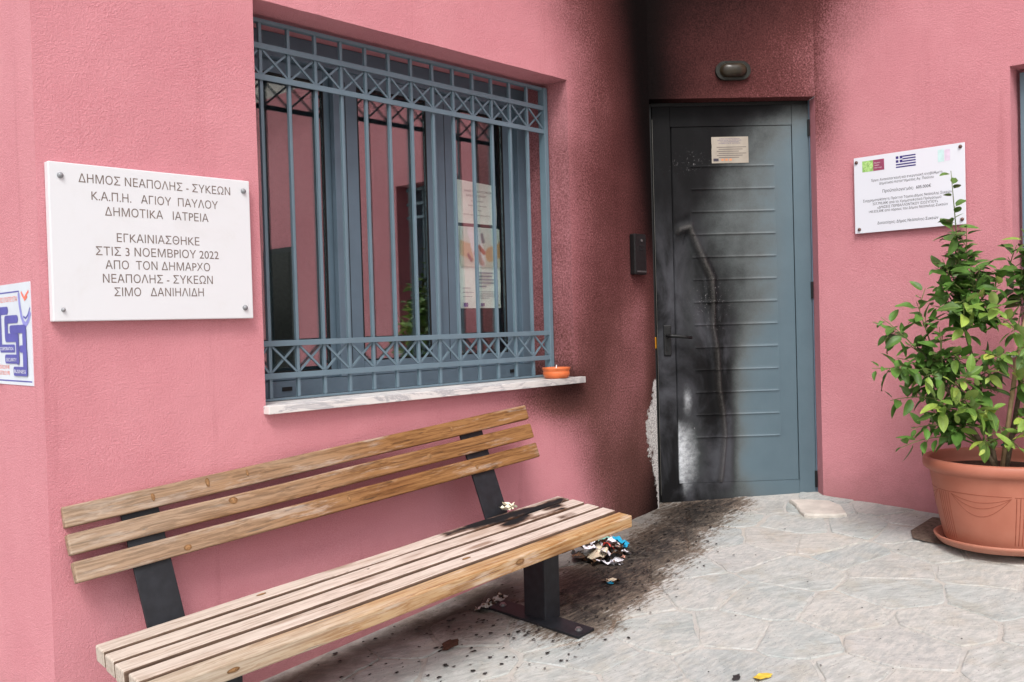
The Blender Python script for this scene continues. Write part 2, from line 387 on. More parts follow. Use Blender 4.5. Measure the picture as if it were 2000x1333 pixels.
for i, (x, y, q) in enumerate(sites):
    # leave out what lies behind the walls, outside the view or past the built area
    if y > -.02 and x < 0: continue
    if x > EX+.02 and y > EY-4: continue
    dd = Vector((x, y, 0)).dot(N2)
    if x > -.02 and dd > .06: continue
    e = Vector((x, y, 0)) - CAM_POS; f_ = e.dot(fw)
    if f_ < .9 or abs(e.dot(rr)/f_) > .72 or e.dot(uu)/f_ < -.62: continue
    poly = [(x-.6, y-.6), (x+.6, y-.6), (x+.6, y+.6), (x-.6, y+.6)]
    for a, b, c in sites:
        if (a, b) != (x, y) and abs(a-x) < 1.1 and abs(b-y) < 1.1: poly = clip(poly, (x, y), (a, b))
        if len(poly) < 3: break
    if len(poly) < 3: continue
    # clip to the wall planes
    for A_, B_ in (((0, -.002), (0, .002)),) if x < 0 else ((((EX-.003, 0), (EX+.003, 0)),) if y < EY else ()):
        A_, B_ = (A_, B_)
        poly = clip(poly, A_, B_)
    if len(poly) < 3: continue
    cx = sum(p[0] for p in poly)/len(poly); cy = sum(p[1] for p in poly)/len(poly)
    g = R.choice((.003, .004, .006, .008, .012)); out = []
    n = len(poly)
    for k in range(n):
        p, s_ = poly[k], poly[(k+1) % n]; L = math.hypot(s_[0]-p[0], s_[1]-p[1]); m_ = max(1, int(L/.03))
        for j in range(m_):
            t = j/m_; out.append([p[0]+(s_[0]-p[0])*t, p[1]+(s_[1]-p[1])*t, j == 0])
    pts = []
    for px, py, corner in out:
        d = math.hypot(px-cx, py-cy); sh = g + (.004 if corner else 0) + .012*noise.noise(Vector((px*7, py*7, i*.7))) + .008*noise.noise(Vector((px*22, py*22, i*.9)))
        k_ = max(.3, (d-sh)/d) if d > 0 else 1; pts.append((cx+(px-cx)*k_, cy+(py-cy)*k_))
    hz = R.uniform(.0008, .0032); tx, ty = R.uniform(-.003, .003), R.uniform(-.003, .003)
    bm = bmesh.new(); top = []; rim = []; bot = []
    for px, py in pts:
        z = floor_z(px, py) + hz + tx*(px-cx) + ty*(py-cy)
        k_ = .965
        top.append(bm.verts.new((cx+(px-cx)*k_, cy+(py-cy)*k_, floor_z(cx+(px-cx)*k_, cy+(py-cy)*k_)+hz+tx*(px-cx)+ty*(py-cy)+.0012)))
        rim.append(bm.verts.new((px, py, z-.0015))); bot.append(bm.verts.new((px, py, floor_z(px, py)-.02)))
    N_ = len(pts); bm.faces.new(top)
    for k in range(N_):
        k2 = (k+1) % N_; bm.faces.new((rim[k], rim[k2], top[k2], top[k])); bm.faces.new((bot[k], bot[k2], rim[k2], rim[k]))
    fin(bm, 'flagstone', FLAG, pavement); nst += 1
print('flagstones', nst)

# ------------------------------------------------------------------ building
building = tag(empty('building', (-1.5, 0, 0)), 'rose pink rendered municipal building with a fire-blackened corner entrance', 'building')
SW1 = tabfn([-1.6, -1.2, -.9, -.7, -.5, -.35, -.2, -.1, 0], [2.9, 2.6, 2.35, 2.15, 2.0, 1.8, 1.6, 1.45, 1.2, 1.0, .8, .66, .5, .3, .1, -.1],
 [[.04, .14, .34, .50, .66, .78, .90, .97, 1],
  [.01, .08, .22, .38, .54, .68, .84, .95, 1],
  [0, .04, .12, .26, .44, .60, .78, .93, 1],
  [0, .01, .06, .20, .42, .56, .74, .90, 1],
  [0, 0, .02, .24, .44, .54, .70, .87, .98],
  [0, 0, 0, .30, .48, .56, .66, .82, .96],
  [0, 0, 0, .32, .48, .56, .64, .78, .94],
  [0, 0, 0, .32, .48, .56, .60, .72, .90],
  [0, 0, 0, .32, .50, .54, .52, .54, .70],
  [0, 0, 0, .34, .52, .50, .44, .46, .62],
  [0, 0, .02, .40, .54, .48, .44, .46, .66],
  [.02, .14, .48, .72, .52, .46, .44, .48, .76],
  [0, .02, .12, .32, .46, .44, .46, .50, .80],
  [0, 0, .02, .14, .44, .50, .56, .56, .84],
  [0, 0, 0, .05, .32, .52, .62, .74, .90],
  [0, 0, 0, .02, .30, .54, .68, .84, .94]])
SW2 = tabfn([0, .15, .3, .45, .6, .75, .883], [2.9, 2.68, 2.55, 2.42, 2.3, 2.2, 2.15],
 [[1, .98, .96, .94, .92, .88, .84], [.96, .88, .85, .82, .78, .72, .66], [.95, .84, .78, .73, .68, .62, .55], [.95, .80, .73, .67, .63, .56, .49],
  [.97, .80, .71, .64, .59, .52, .45], [.97, .80, .69, .62, .57, .50, .43], [.96, .77, .66, .59, .54, .49, .46]])
SW3 = tabfn([0, .1, .2, .35, .6], [2.9, 2.65, 2.45, 2.25, 2.05, 1.8, 1.6, .2, -.1],
 [[.80, .66, .54, .42, .22], [.60, .48, .36, .24, .10], [.52, .34, .24, .14, .04], [.48, .26, .14, .07, 0], [.44, .28, .10, .02, 0], [.24, .14, .03, 0, 0], [.08, .03, 0, 0, 0], [0, 0, 0, 0, 0], [.12, .08, .05, .04, .04]])
def scrape_w1(x, z):
    if x < -.12 or z > .70 or z < .0: return 0
    w = .085*math.exp(-((z-.40)/.20)**2) + .012            # width of the bare plaster strip beside the door
    return max(0, min(1, .95 - max(0, (-x-.004))/w*.55))
def wall(name, org, ux, inn, us, zs, holes, thick, sootf, scr=None, m=STUCCO, parent=building, jit=.0012):
    """wall slab: org + ux*u, depth along inn; grid lines us, zs; holes (u0,u1,z0,z1) lie on grid lines"""
    bm = bmesh.new(); sl = bm.verts.layers.float.new('soot'); sc = bm.verts.layers.float.new('scrape')
    org = Vector(org); V = {}
    def vert(i, j, d):
        if (i, j, d) not in V:
            u, z = us[i], zs[j]
            n = noise.noise(Vector((u*3+org.x, z*3, org.y)))*jit*1.4 + noise.noise(Vector((u*14, z*14, 5+org.y)))*jit
            du = noise.noise(Vector((z*11, 3, u)))*jit; dz = noise.noise(Vector((u*11, 9, z)))*jit
            ends = (i in (0, len(us)-1), j in (0, len(zs)-1))
            v = bm.verts.new(org + ux*(u + (0 if ends[0] else du)) + inn*((n if d == 0 and not ends[0] else 0)+thick*d) + Vector((0, 0, z + dz)))
            v[sl] = sootf(u, z) if sootf else 0; v[sc] = scr(u, z) if scr else 0
            V[i, j, d] = v
        return V[i, j, d]
    def inh(i, j):
        u = (us[i]+us[i+1])/2; z = (zs[j]+zs[j+1])/2
        return any(a < u < b and c < z < e for a, b, c, e in holes)
    nu, nz = len(us)-1, len(zs)-1
    solid = lambda i, j: 0 <= i < nu and 0 <= j < nz and not inh(i, j)
    for i in range(nu):
        for j in range(nz):
            if not solid(i, j): continue
            for d in (0, 1): bm.faces.new([vert(i, j, d), vert(i+1, j, d), vert(i+1, j+1, d), vert(i, j+1, d)])
            for (a, b, di, dj) in (((i, j), (i+1, j), 0, -1), ((i+1, j), (i+1, j+1), 1, 0), ((i+1, j+1), (i, j+1), 0, 1), ((i, j+1), (i, j), -1, 0)):
                if not solid(i+di, j+dj): bm.faces.new([vert(*a, 0), vert(*b, 0), vert(*b, 1), vert(*a, 1)])
    return fin(bm, name, m, parent)
def lines(a, b, step, extra=()):
    n = max(1, round((b-a)/step)); s = sorted(set([round(a+(b-a)*k/n, 4) for k in range(n+1)] + [round(e, 4) for e in extra])); out = [s[0]]
    for x in s[1:]:
        if x-out[-1] < step*.35 and x not in [round(e, 4) for e in extra] and x != s[-1]: continue
        if x-out[-1] < step*.35 and out[-1] not in [round(e, 4) for e in extra] and len(out) > 1: out.pop()
        out.append(x)
    return out
X_, Y_, Z_ = XYZ
HT = 3.15; H2 = 6.2
w1u = lines(XC, 0, .03, (XL, XR)); w1z = lines(-.7, HT, .035, (ZS-.03, ZT))
wall('wall', (0, 0, 0), X_, Y_, w1u, w1z, [(XL, XR, ZS-.03, ZT)], .36, SW1, scrape_w1)
wall('wall', (XC, .362, 0), Y_, X_, lines(0, 3.2, .2), lines(-.7, HT, .2), [], .3, None)      # gable beyond the corner
wall('wall', (XC, 0, 0), Y_, X_, lines(0, .36, .06), lines(-.7, HT, .1), [], -.003, None, jit=0)
wall('wall', (0, 0, 2.15), D2, N2, lines(0, L2, .03), lines(0, HT-2.15, .03), [], .30, lambda u, z: SW2(u, z+2.15), jit=.001)
W3A, W3B = -1.547, -2.33
w3u = lines(0, 5.6, .05, (EY*0+(-(W3A-EY)), -(W3B-EY))); w3z = lines(-.9, HT, .05, (.80, 2.107))
wall('wall', (EX, EY, 0), -Y_, X_, w3u, w3z, [(-(W3A-EY), -(W3B-EY), .80, 2.107)], .36, SW3)
# reveal jambs of the door recess and the slab overhead
box('floor_slab', (XC+.01, .005, HT), (4.5, 3.6, HT+.25), plain('roof_edge_concrete', (170, 165, 160), .9), building)
box('floor_slab', (EX+.01, -6.3, HT+.001), (4.5, 0, HT+.251), plain('roof_edge_concrete', (170, 165, 160), .9), building)
box('sky_blocker_upper_wall', (XC, 0, HT+.252), (EX, .36, H2), STUCCO, building); box('sky_blocker_upper_wall', (EX, -6.3, HT+.252), (EX+.36, .36, H2), STUCCO, building)  # unseen upper storey, added to block sky and darken the entrance corner
box('sky_blocker_upper_wall', (XC, .361, HT+.252), (XC+.36, 3.2, H2), STUCCO, building)
# dim room behind the window
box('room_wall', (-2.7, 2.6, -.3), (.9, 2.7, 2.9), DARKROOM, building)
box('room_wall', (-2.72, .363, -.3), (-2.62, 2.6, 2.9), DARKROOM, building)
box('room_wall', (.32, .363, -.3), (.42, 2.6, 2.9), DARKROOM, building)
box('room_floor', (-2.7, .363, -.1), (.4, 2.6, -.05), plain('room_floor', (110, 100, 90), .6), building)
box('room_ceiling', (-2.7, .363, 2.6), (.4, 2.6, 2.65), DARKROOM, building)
# marble sill (window hole bottom is ZS-.03)
bm = bmesh.new()
add_box(bm, ((-2.325-.62)/2, .13, .7185), XYZ, ((2.325-.62)/2, .165, .0145), .002); 
sl = fin(bm, 'window_sill', SILL, building); sl['label'] = 'white veined marble sill, sooty at its right end'

# --- window: frame, three sliding sashes, panes
win = box('window', (XL+.002, .272, ZS), (XR-.002, .34, ZS+.06), BLUE_D, building)
win['label'] = 'blue-grey aluminium three-leaf sliding window'
def wp(n, lo, hi, m=BLUE_D, bev=.002): return box(n, lo, hi, m, win, bev)
wp('frame', (XL+.002, .272, ZT-.095), (XR-.002, .34, ZT-.002)); wp('frame', (XL+.002, .2725, ZS+.0605), (XL+.055, .3395, ZT-.0955)); wp('frame', (XR-.062, .2725, ZS+.0605), (XR-.002, .3395, ZT-.0955))
def sash(x0, x1, y0, y1, l, r, b=.055, tp=.05):
    z0, z1 = ZS+.061, ZT-.096
    bm = bmesh.new()
    for lo, hi in (((x0, z0), (x0+l, z1)), ((x1-r, z0), (x1, z1)), ((x0+l, z0), (x1-r, z0+b)), ((x0+l, z1-tp), (x1-r, z1))):
        add_box(bm, ((lo[0]+hi[0])/2, (y0+y1)/2, (lo[1]+hi[1])/2), XYZ, ((hi[0]-lo[0])/2-.0004, (y1-y0)/2, (hi[1]-lo[1])/2-.0004), .002)
    fin(bm, 'sash', BLUE_D, win)
    wp('pane', (x0+l+.0005, (y0+y1)/2-.003, z0+b+.0005), (x1-r-.0005, (y0+y1)/2+.003, z1-tp-.0005), GLASS, 0)
    # black gasket round the pane
    bm = bmesh.new(); g = .006; ym = y0+.004
    for lo, hi in (((x0+l, z0+b), (x0+l+g, z1-tp)), ((x1-r-g, z0+b), (x1-r, z1-tp)), ((x0+l+g, z0+b), (x1-r-g, z0+b+g)), ((x0+l+g, z1-tp-g), (x1-r-g, z1-tp))):
        add_box(bm, ((lo[0]+hi[0])/2, ym, (lo[1]+hi[1])/2), XYZ, ((hi[0]-lo[0])/2, .003, (hi[1]-lo[1])/2))
    fin(bm, 'gasket', RUBBER, win)
sash(-2.262, -1.765, .308, .334, .05, .060, .03)
sash(-1.80, -1.245, .276, .302, .118, .062, .06)
sash(-1.243, -.724, .300, .326, .125, .075, .06)
for xx in (-2.06, -.80): wp('drain_cap', (xx-.022, .2665, ZS+.022), (xx+.022, .2719, ZS+.038), RUBBER)
wp('inner_ledge', (-2.25, .363, .775), (-.7, .50, .795), plain('pale_inner_ledge', (190, 205, 195), .5), 0)
for xx in (-1.742, -1.18): wp('stile_seam', (xx-.0015, .2752 if xx < -1.5 else .2992, .84), (xx+.0015, .2758 if xx < -1.5 else .2998, 2.0), RUBBER, 0)

# --- security grille
YG = .138
gr = box('grille', (-.6945, YG-.020, ZS+.001), (-.6695, YG+.020, ZT-.018), BLUE, building, .002)
gr['label'] = 'blue-grey welded steel security grille with crossed bands'
def gp(n, lo, hi, bev=.0015): return box(n, lo, hi, BLUE, gr, bev)
gp('post', (XL+.004, YG-.020, ZS+.001), (XL+.024, YG+.020, ZT-.018))
gp('rail', (XL+.025, YG-.012, ZT-.030), (-.695, YG+.012, ZT-.016)); gp('rail', (XL+.025, YG-.012, ZS+.001), (-.695, YG+.012, ZS+.009))
Zr = (2.022, 1.910, .945, .826)
for z in Zr: gp('rail', (XL+.006, YG-.0165, z-.0105), (-.675, YG-.0085, z+.0105))
for n in range(13): gp('bar', (-2.213+.1178*n-.0062, YG-.008, ZS+.0095), (-2.213+.1178*n+.0062, YG+.0065, ZT-.0305))
xsb = [XL+.014] + [-2.213+.1178*n for n in range(13)] + [-.682]
for (zt, zb) in ((Zr[0], Zr[1]), (Zr[2], Zr[3])):
    for a, b in zip(xsb[:-1], xsb[1:]):
        for sgn in (1, -1):
            x0, x1 = a+.009, b-.009; za, zc = (zb+.013, zt-.013) if sgn > 0 else (zt-.013, zb+.013)
            p = Vector((x0, 0, za)); q = Vector((x1, 0, zc)); d = (q-p); L = d.length; d.normalize(); n_ = Vector((-d.z, 0, d.x))
            bm = bmesh.new(); add_box(bm, (p+q)/2 + Vector((0, YG-.003+.0034*sgn, 0)), (d, Y_, n_), (L/2, .0030, .0038))
            fin(bm, 'cross_bar', BLUE, gr)
box('jamb', (L2+.001, .004, -.12), (L2+.08, .30, 2.1495), STUCCO, building, 0, (D2, N2, Z_))
box('jamb', (-.06, .004, -.12), (-.0015, .30, 2.1495), SOOTBLACK, building, 0, (D2, N2, Z_))
wm = plain('white_paper_scrap', (225, 225, 225), .8)

# --- door (recessed .08 behind the plane of its wall)
DO = N2*.08
DS = tabfn([0, .1, .2, .3, .4, .47, .55, .65, .75, .885], [2.13, 2.03, 1.95, 1.8, 1.65, 1.5, 1.4, 1.2, 1.0, .9, .7, .5, .35, .2, .11, .04, 0],
 [[1, 1, 1, 1, .98, .96, .94, .88, .75, .68],
  [1, 1, 1, .98, .92, .84, .72, .56, .40, .28],
  [1, 1, 1, .97, .88, .76, .62, .44, .26, .16],
  [1, 1, .99, .93, .72, .60, .46, .32, .16, .08],
  [1, .99, .96, .82, .62, .52, .42, .28, .13, .06],
  [.99, .97, .90, .72, .54, .48, .40, .28, .12, .05],
  [.97, .94, .86, .76, .62, .52, .44, .30, .12, .05],
  [.97, .94, .80, .84, .74, .62, .46, .28, .10, .04],
  [.97, .95, .80, .84, .86, .66, .42, .22, .08, .03],
  [.97, .97, .84, .86, .90, .64, .30, .12, .05, .02],
  [.96, .92, .92, .93, .94, .40, .16, .08, .04, .02],
  [.94, .92, .80, .93, .95, .34, .12, .06, .03, .02],
  [.94, .93, .66, .90, .95, .36, .10, .05, .03, .02],
  [.94, .93, .64, .88, .95, .22, .06, .04, .03, .02],
  [.95, .94, .78, .88, .90, .40, .16, .08, .04, .02],
  [.96, .93, .88, .78, .66, .50, .28, .14, .08, .06],
  [.98, .96, .92, .86, .76, .62, .42, .26, .16, .12]])
def door_mat():
    t = NT('scorched_blue_door_paint'); p = t.pos()
    s = t.attr('soot'); w = t.attr('scrape')
    base = t.mix(t.mapr(t.noise(p, 4, 4), .3, .7), lin((84, 103, 113)), lin((90, 109, 119)))
    nz = t.math('ADD', t.math('MULTIPLY', t.math('SUBTRACT', t.noise(p, 9, 7, .65), .5), .8), t.math('MULTIPLY', t.math('SUBTRACT', t.noise(p, 150, 3, .6), .5), .25))
    hump = t.math('MULTIPLY', t.math('MULTIPLY', s, t.math('SUBTRACT', 1, s)), 2.2)
    s2 = t.math('ADD', s, t.math('MULTIPLY', nz, hump), clamp=True)
    c = t.mix(t.mapr(s2, .02, .5, 0, .5), base, lin((98, 92, 80)))
    c = t.mix(t.mapr(s2, .2, .92), c, (.0050, .0050, .0056, 1))
    hz_ = t.mapr(t.vmath('DOT_PRODUCT', p, (0, 0, 1)), 1.2, 1.7, 1, .1)
    heat = t.math('MULTIPLY', hz_, t.math('MULTIPLY', t.mapr(t.noise(t.scale(p, (1, 1, .55)), 4.2, 6, .6, .4), .40, .66), t.mapr(s2, .6, .95)))
    c = t.mix(t.math('MULTIPLY', heat, .62), c, lin((86, 87, 93)))
    ws = t.mapr(t.math('ADD', w, t.math('MULTIPLY', t.math('SUBTRACT', t.noise(p, 14, 6, .65), .5), .5)), .15, .9)
    c = t.mix(ws, c, t.mix(t.mapr(t.noise(p, 45, 5, .7), .35, .6), lin((150, 153, 158)), lin((196, 200, 204))))
    fd_ = t.attr('ridge'); c = t.mix(t.math('MULTIPLY', fd_, t.mapr(t.noise(p, 90, 4, .7), .35, .6, .35, .85)), c, lin((98, 95, 92)))
    # flaked paint: small pale blisters in the middle of the burn
    fl = t.attr('flake')
    vz = t.noise(p, 75, 5, .7)
    fk = t.math('MULTIPLY', fl, t.mapr(vz, .60, .66))
    c = t.mix(fk, c, lin((150, 148, 150)))
    t.bump(t.math('ADD', t.noise(p, 35, 6, .65), t.math('MULTIPLY', t.noise(p, 300, 2), .3)), .22, .003)
    r = t.mapr(s2, .2, 1, .42, .72)
    return t.set(color=c, rough=r, spec=t.mapr(s2, .2, 1, .4, .14))
DOORM = door_mat()
FOLD = [(.137, 1.448), (.171, 1.475), (.218, 1.487), (.257, 1.385), (.291, 1.302), (.331, 1.205), (.335, 1.054), (.33, .944), (.354, .806), (.358, .613), (.375, .502), (.383, .364), (.368, .226), (.354, .116)]
def fold_dist(u, z):
    best = (9, 0, 0)
    for k in range(len(FOLD)-1):
        a, b = FOLD[k], FOLD[k+1]; dx, dz = b[0]-a[0], b[1]-a[1]; t = max(0, min(1, ((u-a[0])*dx+(z-a[1])*dz)/(dx*dx+dz*dz)))
        ex, ez = u-a[0]-dx*t, z-a[1]-dz*t; d = math.hypot(ex, ez)
        if d < best[0]: best = (d, 1 if ex > 0 else -1, (k+t)/(len(FOLD)-1))
    return best
def bare(u, z):
    if u < .128 or u > .30: return 0
    a = .95*max(0, 1-((u-.13)/.135))**.9 * max(0, 1-abs((z-.25)/.24)**2.2)
    b = .5*math.exp(-((u-.185)/.03)**2)*math.exp(-((z-.56)/.10)**2)
    return min(1, max(a, b))
def flake(u, z):
    return max(math.exp(-((u-.32)/.07)**2-((z-1.08)/.11)**2), .8*math.exp(-((u-.19)/.05)**2-((z-.40)/.012)**2)*1.2, .5*math.exp(-((u-.22)/.08)**2-((z-1.83)/.05)**2))
def dpanel(name, us, zs, dfn, parent, back=.02, extra=0.0):
    bm = bmesh.new(); L1_ = bm.verts.layers.float.new('soot'); L2_ = bm.verts.layers.float.new('scrape'); L3_ = bm.verts.layers.float.new('flake'); L4_ = bm.verts.layers.float.new('ridge'); V = {}
    for i, u in enumerate(us):
        for j, z in enumerate(zs):
            d = dfn(u, z); v = bm.verts.new(D2*u + DO + N2*d + Vector((0, 0, z)))
            s = DS(u, z)
            if u > .12 and u < .79 and z > .10 and z < 2.02:
                fd, sd_, tt = fold_dist(u, z); s = min(1, s + (.35*math.exp(-((fd-.014)/.014)**2) if sd_ > 0 and tt > .3 else 0)); v[L4_] = math.exp(-(fd/.012)**2)*(.62 if tt < .4 else .45)*min(1, tt*12)
            v[L1_] = s; v[L2_] = bare(u, z); v[L3_] = flake(u, z); V[i, j] = v
    for i in range(len(us)-1):
        for j in range(len(zs)-1): bm.faces.new((V[i, j], V[i+1, j], V[i+1, j+1], V[i, j+1]))
    # closed back
    B = {}
    per = [(i, 0) for i in range(len(us))] + [(len(us)-1, j) for j in range(1, len(zs))] + [(i, len(zs)-1) for i in range(len(us)-2, -1, -1)] + [(0, j) for j in range(len(zs)-2, 0, -1)]
    for i, j in per:
        b = bm.verts.new(D2*us[i] + DO + N2*back + Vector((0, 0, zs[j]))); b[L1_] = V[i, j][L1_]; B[i, j] = b
    for k in range(len(per)):
        a, b = per[k], per[(k+1) % len(per)]; bm.faces.new((V[a], V[b], B[b], B[a]))
    for k in range(len(per)):
        e = bm.edges.get((V[per[k]], V[per[(k+1) % len(per)]]))
        if e: e.smooth = False
    return fin(bm, name, DOORM, parent, smooth=True)
def frame_piece(name, u0, u1, z0, z1, d0, parent, cell=.03):
    return dpanel(name, lines(u0, u1, cell), lines(z0, z1, cell), lambda u, z: d0, parent, .045)
door = frame_piece('door', .126, .784, .012, .108, 0, building)
door['label'] = 'blue-grey metal door, left half burnt black and buckled'
frame_piece('door_stile', .030, .1245, .012, 2.128, 0, door); frame_piece('door_stile', .7855, .874, .024, 2.128, 0, door)
frame_piece('door_rail', .1265, .783, 2.020, 2.128, 0, door)
RIBZ = [1.806-.1211*k for k in range(13)]
def dfn(u, z):
    d = .004 if (u > .1275 and u < .782 and z > .109 and z < 2.018) else .02
    # pressed ribs and the faint frame round them
    for rz in RIBZ:
        e = abs(z-rz)
        if e < .012 and .228 < u < .688: d -= .0045*math.exp(-(e/.0038)**2)*min(1, (u-.228)/.01, (.688-u)/.01)
    if .352 < z < 1.806: d -= .0012*math.exp(-((u-.688)/.004)**2)
    fd, sg, tt = fold_dist(u, z)
    amp = .018 if tt > .5 else .023
    wd = .011 if tt > .45 else .019
    d -= amp*math.exp(-(fd/wd)**2)*min(1, tt*14)
    if sg < 0: d += .012*math.exp(-((fd-.03)/.03)**2)*min(1, tt*8)
    # warped lower left sheet
    if u < .36: d += .008*math.sin(z*5.1)*math.exp(-((u-.22)/.09)**2)*(1 if z < 1.45 else math.exp(-((z-1.45)/.05)**2))
    d -= .004*math.exp(-((u-.31)/.06)**2-((z-1.10)/.12)**2)*abs(noise.noise(Vector((u*45, z*45, 7))))*2.2
    d += .0030*noise.noise(Vector((u*14, z*6, 2)))*max(0, 1-max(0, u-.35)*4)
    return d
pz = lines(.1095, 2.0175, .012)
for rz in RIBZ: pz += [rz-.006, rz-.003, rz, rz+.003, rz+.006]
pz = sorted(set(round(x, 4) for x in pz)); pu = sorted(set([round(x, 4) for x in lines(.1275, .41, .006) + lines(.41, .7815, .015) + [.228, .236, .68, .684, .688, .692]]))
dpanel('door_panel', pu, pz, dfn, door, .03)
box('door_seam', (.124, 0, .100), (.786, .004, 2.024), RUBBER, door, 0, (D2, N2, Z_), DO+N2*.036)
box('door_frame', (.876, -.004, .02), (.8825, .05, 2.148), BLUE_D, door, 0, (D2, N2, Z_), DO)
box('door_frame', (.002, .012, .0), (.027, .05, 2.146), SOOTBLACK, door, 0, (D2, N2, Z_), DO)
box('door_frame', (.0275, .006, 2.131), (.8755, .05, 2.148), SOOTBLACK, door, 0, (D2, N2, Z_), DO)
box('threshold', (.0, .0, -.05), (.8825, .30, .008), plain('threshold_metal', (70, 72, 74), .5), door, 0, (D2, N2, Z_), DO)
box('wall', (-.02, .052, -.1), (.92, .30, 2.15), plain('lobby_dark', (40, 40, 40), .9), building, 0, (D2, N2, Z_), DO)
for z in (.11, 1.13, 2.0): box('hinge', (.868, -.012, z-.045), (.880, -.0002, z+.045), RUBBER, door, .002, (D2, N2, Z_), DO)
box('light_edge', (.0285, -.0012, .05), (.0298, .0005, 2.06), plain('bare_metal_edge', (120, 118, 112), .3, .6), door, 0, (D2, N2, Z_), DO)
box('latch', (.016, .002, .84), (.024, .010, .90), plain('brass', (190, 130, 30), .35, .7), door, .001, (D2, N2, Z_), DO)
hd = box('door_handle', (.062, -.010, .800), (.102, -.0005, .962), SOOTBLACK, door, .004, (D2, N2, Z_), DO)
bm = bmesh.new(); P = lambda u, d, z: D2*u + N2*d + DO + Z_*z
add_tube(bm, [P(.082, -.008, .905), P(.082, -.050, .905)], .009, 12); add_tube(bm, [P(.078, -.050, .906), P(.10, -.053, .905), P(.16, -.052, .899), P(.205, -.050, .893)], [.009, .010, .009, .008], 12)
fin(bm, 'lever', SOOTBLACK, hd, smooth=True)
box('keyhole', (.076, -.013, .826), (.088, -.0102, .85), RUBBER, hd, .001, (D2, N2, Z_), DO)

# --- window in the right-hand wall (its left edge is in view; the rest shows mirrored in the glass)
w2 = box('window', (EX+.20, W3B+.002, .80), (EX+.26, W3A-.002, .87), BLUE_D, building)
w2['label'] = 'right-hand window, only its left edge in view'
for lo, hi in (((EX+.20, W3B+.002, 2.03), (EX+.26, W3A-.002, 2.105)), ((EX+.20, W3A-.06, .871), (EX+.26, W3A-.002, 2.029)), ((EX+.20, W3B+.002, .871), (EX+.26, W3B+.06, 2.029)), ((EX+.20, -1.97, .871), (EX+.26, -1.90, 2.029))):
    box('frame', lo, hi, BLUE_D, w2, .002)
box('pane', (EX+.225, W3B+.061, .872), (EX+.231, W3A-.061, 2.028), GLASS, w2)
box('room_wall', (EX+.8, W3B-.2, .5), (EX+.85, W3A+.2, 2.4), plain('dark_curtain', (50, 50, 48), .95), building)
box('window_sill', (EX-.03, W3B-.03, .775), (EX+.19, W3A+.03, .799), SILL, building, .002)
g2 = box('grille', (EX+.09, W3A-.040, .80), (EX+.12, W3A-.016, 2.09), BLUE, building, .002); g2['label'] = 'steel grille of the right-hand window'
for z in (2.078, 1.965, 1.857, .945, .83): box('rail', (EX+.088, W3B+.02, z-.011), (EX+.097, W3A-.041, z+.011), BLUE, g2)
for k in range(6): box('bar', (EX+.098, W3A-.14-.11*k, .80), (EX+.112, W3A-.126-.11*k, 2.09), BLUE, g2)

# --- things farther along the right-hand wall, seen mirrored in the window
sd2 = tag(box('side_door', (EX-.012, -3.15, -.30), (EX-.002, -2.85, 1.92), plain('cream_door_frame', (206, 196, 168), .5)), 'cream framed shuttered side door beyond the potted tree, seen mirrored in the window', 'door')
box('shutter', (EX-.018, -3.08, -.2), (EX-.0125, -2.92, 1.55), plain('grey_green_shutter', (120, 128, 118), .6), sd2)
for k in range(4): box('shutter_post', (EX-.026, -3.09+.055*k, -.2), (EX-.0182, -3.07+.055*k, 1.56), plain('cream_door_frame', (206, 196, 168), .5), sd2)
dk = tag(box('dark_window', (EX-.016, -4.25, .2), (EX-.002, -3.75, 1.75), plain('dark_window_frame', (46, 50, 52), .4)), 'dark framed window far along the right-hand wall, seen mirrored', 'window')
box('pane', (EX-.019, -4.2, .25), (EX-.0162, -3.8, 1.7), plain('dark_pane', (24, 28, 28), .1), dk)
bm = bmesh.new(); add_tube(bm, [(EX-.10, -4.62, -.3), (EX-.10, -4.60, .8), (EX-.10, -4.58, 1.7), (EX-.10, -4.50, 2.0), (EX-.06, -4.38, 2.12)], .045, 12)
tag(fin(bm, 'drainpipe', plain('white_pipe', (205, 205, 205), .5), smooth=True), 'white curved drainpipe on the right-hand wall, seen mirrored in the window', 'pipe')
